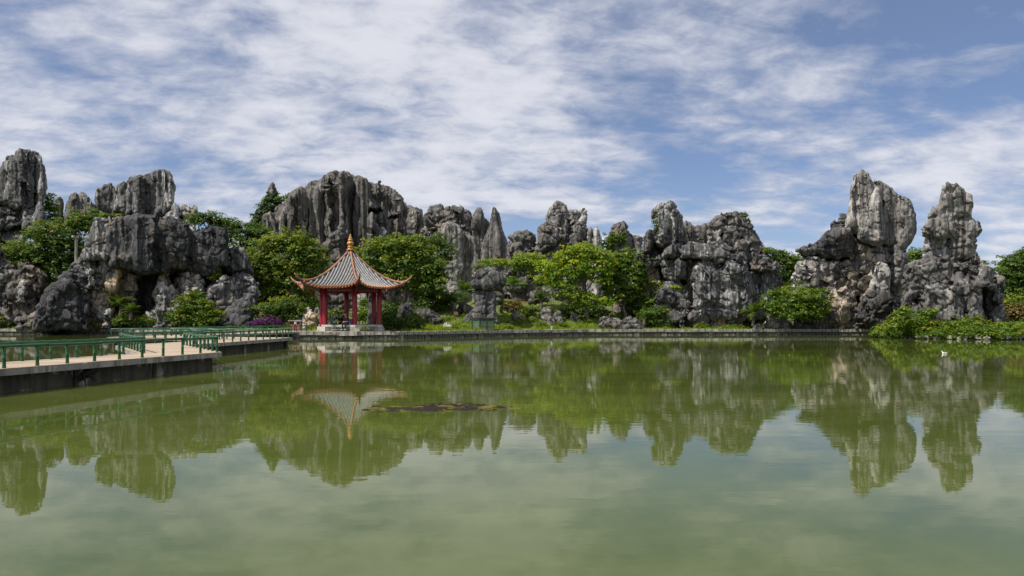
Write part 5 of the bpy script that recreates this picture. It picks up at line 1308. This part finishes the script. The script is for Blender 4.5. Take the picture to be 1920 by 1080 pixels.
# grey pole with lamp heads on the hill
c_ = P(143, 490, 68); t = empty('lamp_pole', (c_[0], c_[1], c_[2])); tag(t, 'grey pole with a pair of small floodlights against the dark tree', 'lamp pole')
top = P(143, 446, 68)[2] - c_[2]
mb = MB(); mb.tube([(0, 0, -.6), (0, 0, top)], [.16, .13], 10); mb.build('pole', M['coping'], t)
for x in (-.22, .22):
    mb = MB(); mb.box((x, -.1, top + .12), (.22, .26, .22), .3 * (1 if x > 0 else -1), j=.01); mb.box((x * .6, 0, top - .04), (.2, .08, .08)); mb.build('lamp_head', M['coping'], t)
# black floodlight by the walkway
c_ = P(205, 606, 60.5); t = empty('floodlight', (c_[0], c_[1], c_[2] - .3)); tag(t, 'black cylindrical floodlight tilted on its stand at the shore, left of the cave palm', 'floodlight')
mb = MB(); mb.tube([(-.35, -.2, .95), (-.05, -.05, .60), (.02, 0, .48)], [.24, .21, .15], 14); mb.build('housing', M['black'], t, smooth=True)
mb = MB(); mb.box((-.38, -.18, 1.02), (.72, .5, .07)); mb.build('visor', M['black'], t)
mb = MB(); mb.tube([(.02, 0, .50), (.05, 0, .25), (.05, 0, -.2)], [.12, .14, .16], 10); mb.build('stand', M['black'], t)
# far low railing behind the pavilion
RO = Vector((-13.5, 57.2, 0)); t = empty('garden_railing', (RO.x, RO.y, 0)); tag(t, 'short low green railing seen through the pavilion behind its benches', 'railing')
rail((-12.4, 57.6), (-9.7, 57.0), 0, t, RO, z0=WALLZ, sp=.55, h=.5, rad=.03)
# path strip behind pavilion
mb = MB(); mb.prism([(-17.2, 55.6), (-6.5, 54.6), (-6.5, 56.4), (-16.5, 57.6)], WALLZ - .2, WALLZ + .03); o = mb.build('path', M['deck']); o['kind'] = 'structure'


# ------------------------------------------------------------------ people
def capsule_sdf(X, Y, Z, a, b, ra, rb):
    ba = np.array(b) - np.array(a); L2 = (ba ** 2).sum() + 1e-9
    t = np.clip(((X - a[0]) * ba[0] + (Y - a[1]) * ba[1] + (Z - a[2]) * ba[2]) / L2, 0, 1)
    return np.sqrt((X - a[0] - t * ba[0]) ** 2 + (Y - a[1] - t * ba[1]) ** 2 + (Z - a[2] - t * ba[2]) ** 2) - (ra + (rb - ra) * t)


def sdf_body(name, caps, parent, h=.014, k=.03):
    """caps: (a, b, ra, rb, material index); one continuous surface"""
    pts = np.array([c[0] for c in caps] + [c[1] for c in caps]); lo = pts.min(0) - .2; hi = pts.max(0) + .2
    n = np.ceil((hi - lo) / h).astype(int)
    X, Y, Z = np.meshgrid(*[lo[i] + np.arange(n[i]) * h for i in range(3)], indexing='ij'); Fv = np.full(X.shape, 1.0)
    for a, b, ra, rb, mi in caps:
        f = capsule_sdf(X, Y, Z, a, b, ra, rb); kk = k if min(ra, rb) > .025 else .008
        hh = np.clip(.5 + .5 * (Fv - f) / kk, 0, 1); Fv = Fv * (1 - hh) + f * hh - kk * hh * (1 - hh)
    V, Q = surface_nets(Fv, lo, h); fc = V[Q].mean(1)
    best = np.full(len(fc), 9.0); mi_ = np.zeros(len(fc), dtype=int)
    for a, b, ra, rb, mi in caps:
        f = capsule_sdf(fc[:, 0], fc[:, 1], fc[:, 2], a, b, ra, rb); m = f < best; best[m] = f[m]; mi_[m] = mi
    return V, Q, mi_


def seated_person(loc, rz, label, shirt, legs, lean=.3, look=.5, reach=(.34, .12), shoes='white_cloth', hairlong=False):
    """sits on z = 0 at the hips, facing +X; local coordinates"""
    root = empty('person', loc, rz); tag(root, label, 'person')
    cps = []; S_, H_ = 0, 1
    hip = np.array([0, 0, .10]); ch = hip + np.array([lean * .30, 0, .36]); nk = ch + np.array([lean * .22, 0, .16]); hd = nk + np.array([.05 + lean * .15, 0, .17])
    cps += [(hip, hip + [lean * .12, 0, .16], .145, .135, 1), (hip + [lean * .12, 0, .16], ch, .135, .150, 1), (ch + [0, -.11, .02], ch + [0, .11, .02], .085, .085, 1), (nk - [0, 0, .06], nk + [.02, 0, .06], .055, .052, 0)]
    cps += [(hd, hd + [.012, 0, .035], .088, .092, 0), (hd + [.035, 0, -.065], hd + [.05, 0, -.06], .048, .044, 0)]         # skull and jaw
    cps += [(hd + [.088, 0, .005], hd + [.108, 0, -.022], .012, .016, 0)]                                                       # nose
    for s in (-1, 1):
        cps += [(hd + [0, s * .088, -.005], hd + [-.01, s * .096, .02], .016, .018, 0)]                                         # ear
        hp = hip + np.array([.02, s * .09, -.02]); kn = hp + np.array([.40, s * .05, .02]); an = kn + np.array([.02, 0, -.40])
        cps += [(hp, kn, .088, .062, 2), (kn, an, .060, .042, 2), (an + [0, 0, -.03], an + [.14, 0, -.055], .042, .034, 3)]
        sh = ch + np.array([0, s * .17, .03]); el = sh + np.array([.10, s * .04, -.24]); wr = np.array([reach[0] + .04, s * .09, reach[1] + .12])
        cps += [(sh, el, .055, .043, 1), (el, wr, .038, .028, 0)]
        dr = (wr - el) / np.linalg.norm(wr - el); pal = wr + dr * .07
        cps += [(wr, pal, .026, .034, 0)]
        for f_, (off, ln) in enumerate(((-.027, .060), (-.009, .070), (.009, .066), (.027, .052))):
            a = pal + np.array([0, off, 0]); m_ = a + dr * ln * .6; cps += [(a, m_, .0105, .0095, 0), (m_, m_ + dr * ln * .3 + [0, 0, -.03], .0095, .008, 0)]
        a = wr + dr * .03 + np.array([0, -s * .028, 0]); cps += [(a, a + dr * .035 + [0, -s * .03, .005], .012, .010, 0)]
    V, Q, mi = sdf_body('body', cps, root)
    mesh_obj('body', V, Q, [M['skin'], M[shirt], M[legs], M[shoes]], root, midx=mi, smooth=True).location = (0, 0, 0)
    hc = [(hd + [-.02, 0, .045], hd + [.01, 0, .06], .098, .094, 0), (hd + [-.05, 0, .0], hd + [-.04, 0, -.05], .075, .06, 0)]
    if hairlong: hc += [(hd + [-.08, 0, 0], hd + [-.12, 0, -.22], .06, .035, 0)]
    V, Q, mi = sdf_body('hair', hc, root, h=.013)
    mesh_obj('hair', V, Q, M['hair'], root, smooth=True).location = (0, 0, 0)
    # eyes and mouth, tiny
    for s in (-1, 1):
        mb = MB(); mb.lathe((hd[0] + .093, s * .032, hd[2] + .018), [(.001, -.007), (.009, 0), (.001, .007)], 8); mb.build('eye', M['hair'], root)
    mb = MB(); mb.box((hd[0] + .092, 0, hd[2] - .055), (.01, .04, .008)); mb.build('mouth', M['bin_red'], root)
    return root


bench = WALLZ + .485
# along the two front sides of the hexagon
fl = hexv(2.34, 5) * .55 + hexv(2.34, 0) * .45; fl2 = hexv(2.34, 5) * .82 + hexv(2.34, 0) * .18
seated_person((PC.x + fl2.x + .02, PC.y + fl2.y + .02, bench), math.radians(-28 + 10), 'person in a dark grey shirt and jeans bending forward on the left bench', 'shirt_grey', 'denim', .62, reach=(.40, .10))
bk = hexv(2.34, 3) * .72 + hexv(2.34, 4) * .28
seated_person((PC.x + bk.x + .1, PC.y + bk.y - .1, bench), math.radians(-75), 'person in black sitting on the rear bench, in shade between the other two', 'shirt_black', 'shirt_black', .45, reach=(.34, .12))
fr = hexv(2.34, 5) * .16 + hexv(2.34, 0) * .84
wp = (PC.x + fr.x - .18, PC.y + fr.y - .02, bench)
seated_person(wp, math.radians(-112), 'person in a maroon top sitting outward on the bench with pale shoes', 'shirt_maroon', 'shirt_black', .35, reach=(.30, .12), hairlong=True)
V, Q, mi = sdf_body('bag', [((0, 0, .05), (0, 0, .30), .12, .10, 0), ((.03, 0, .04), (.03, 0, .16), .10, .09, 0)], None, h=.015)
t = empty('backpack', (wp[0] + .30, wp[1] + .05, wp[2] + .08), 0.3); tag(t, 'blue backpack leaning behind the person in maroon on the bench', 'backpack')
mesh_obj('sack', V, Q, M['bag'], t, smooth=True).location = (0, 0, 0)
for s in (-1, 1):
    mb = MB(); mb.tube([(-.08, s * .07, .36), (-.16, s * .08, .26), (-.14, s * .07, .06)], .015, 6); mb.build('strap', M['shirt_black'], t)

# ------------------------------------------------------------------ in the water
# a low rock and weed bed breaking the surface
D0 = 1.5 * F / (765 - HY); c_ = np.array([(830 - 960) / F * D0, D0, 0])
xs = np.linspace(-1.9, 1.5, 170); ys = np.linspace(-.75, .95, 110); X, Y = np.meshgrid(xs, ys, indexing='ij')
r_ = np.sqrt((X / 1.35) ** 2 + ((Y - .1 * X) / .55) ** 2)
Z = .09 * np.clip(1.1 - r_, -1, 1) - .035 + .05 * pn(X * 2.1, Y * 3.2, 0, 61) + .05 * pn(X * 6, Y * 9, 0, 62) + .02 * pn(X * 16, Y * 20, 0, 63)
Z = np.where(X < -.3, np.minimum(Z, .016 + .012 * pn(X * 9, Y * 9, 0, 64)), Z)
I = np.arange(X.size).reshape(X.shape); Q = np.stack([I[:-1, :-1], I[1:, :-1], I[1:, 1:], I[:-1, 1:]], -1).reshape(-1, 4)
mm, t_, b_ = material('wet_rock_and_weed'); ob = t_.new('ShaderNodeTexCoord').outputs['Object']
t_.lk(t_.mix(t_.ramp(t_.noise(t_.mapping(ob, scale=(1, 2.5, 1)), 2.2, 5, .6, .5), .50, .62), (.022, .018, .012), (.12, .105, .018)), b_.inputs['Base Color']); b_.inputs['Roughness'].default_value = .8; b_.inputs['Specular IOR Level'].default_value = .15
o = mesh_obj('half_sunken_rock', np.stack([X + c_[0], Y + c_[1], Z], -1).reshape(-1, 3), Q, mm, None, tuple(c_), smooth=True)
tag(o, 'dark flat rock with yellow weed barely breaking the water in front of the pavilion', 'rock')
# floating leaves
for px, py in ((531, 665), (452, 662)):
    D1 = 1.5 * F / (py - HY); mb = MB(); mb.add([(-.10, 0, .006), (0, -.05, .010), (.11, 0, .006), (0, .06, .012)], [(0, 1, 2, 3)])
    o = mb.build('floating_leaf', M['coping']); o.location = ((px - 960) / F * D1, D1, 0)
    tag(o, {531: 'pale leaf floating on the water beyond the corner of the second walkway stretch', 452: 'small leaf floating just beyond the near corner of the walkway'}[px], 'leaf')
# little white water bird
D1 = 1.5 * F / (663.5 - HY); V, Q, mi = sdf_body('bird', [((-.10, 0, .05), (.06, 0, .055), .045, .06, 0), ((-.20, 0, .085), (-.10, 0, .05), .012, .04, 0), ((.06, 0, .07), (.10, 0, .17), .035, .022, 0),
    ((.10, 0, .17), (.12, 0, .19), .026, .028, 0)], None, h=.009)
t = empty('water_bird', ((1770 - 960) / F * D1, D1, -.01), 2.4); t.scale = (.62, .62, .62); tag(t, 'small white bird floating on the lake in front of the islet', 'bird')
mesh_obj('body', V, Q, M['white'], t, smooth=True).location = (0, 0, 0)
mb = MB(); mb.tube([(.14, 0, .185), (.19, 0, .175)], [.011, .003], 6); mb.build('beak', M['gold'], t)
for s in (-1, 1):
    mb = MB(); mb.tube([(.05, s * .05, .07), (-.06, s * .055, .085), (-.17, s * .02, .10)], [.02, .028, .006], 7); mb.build('wing', M['white'], t)
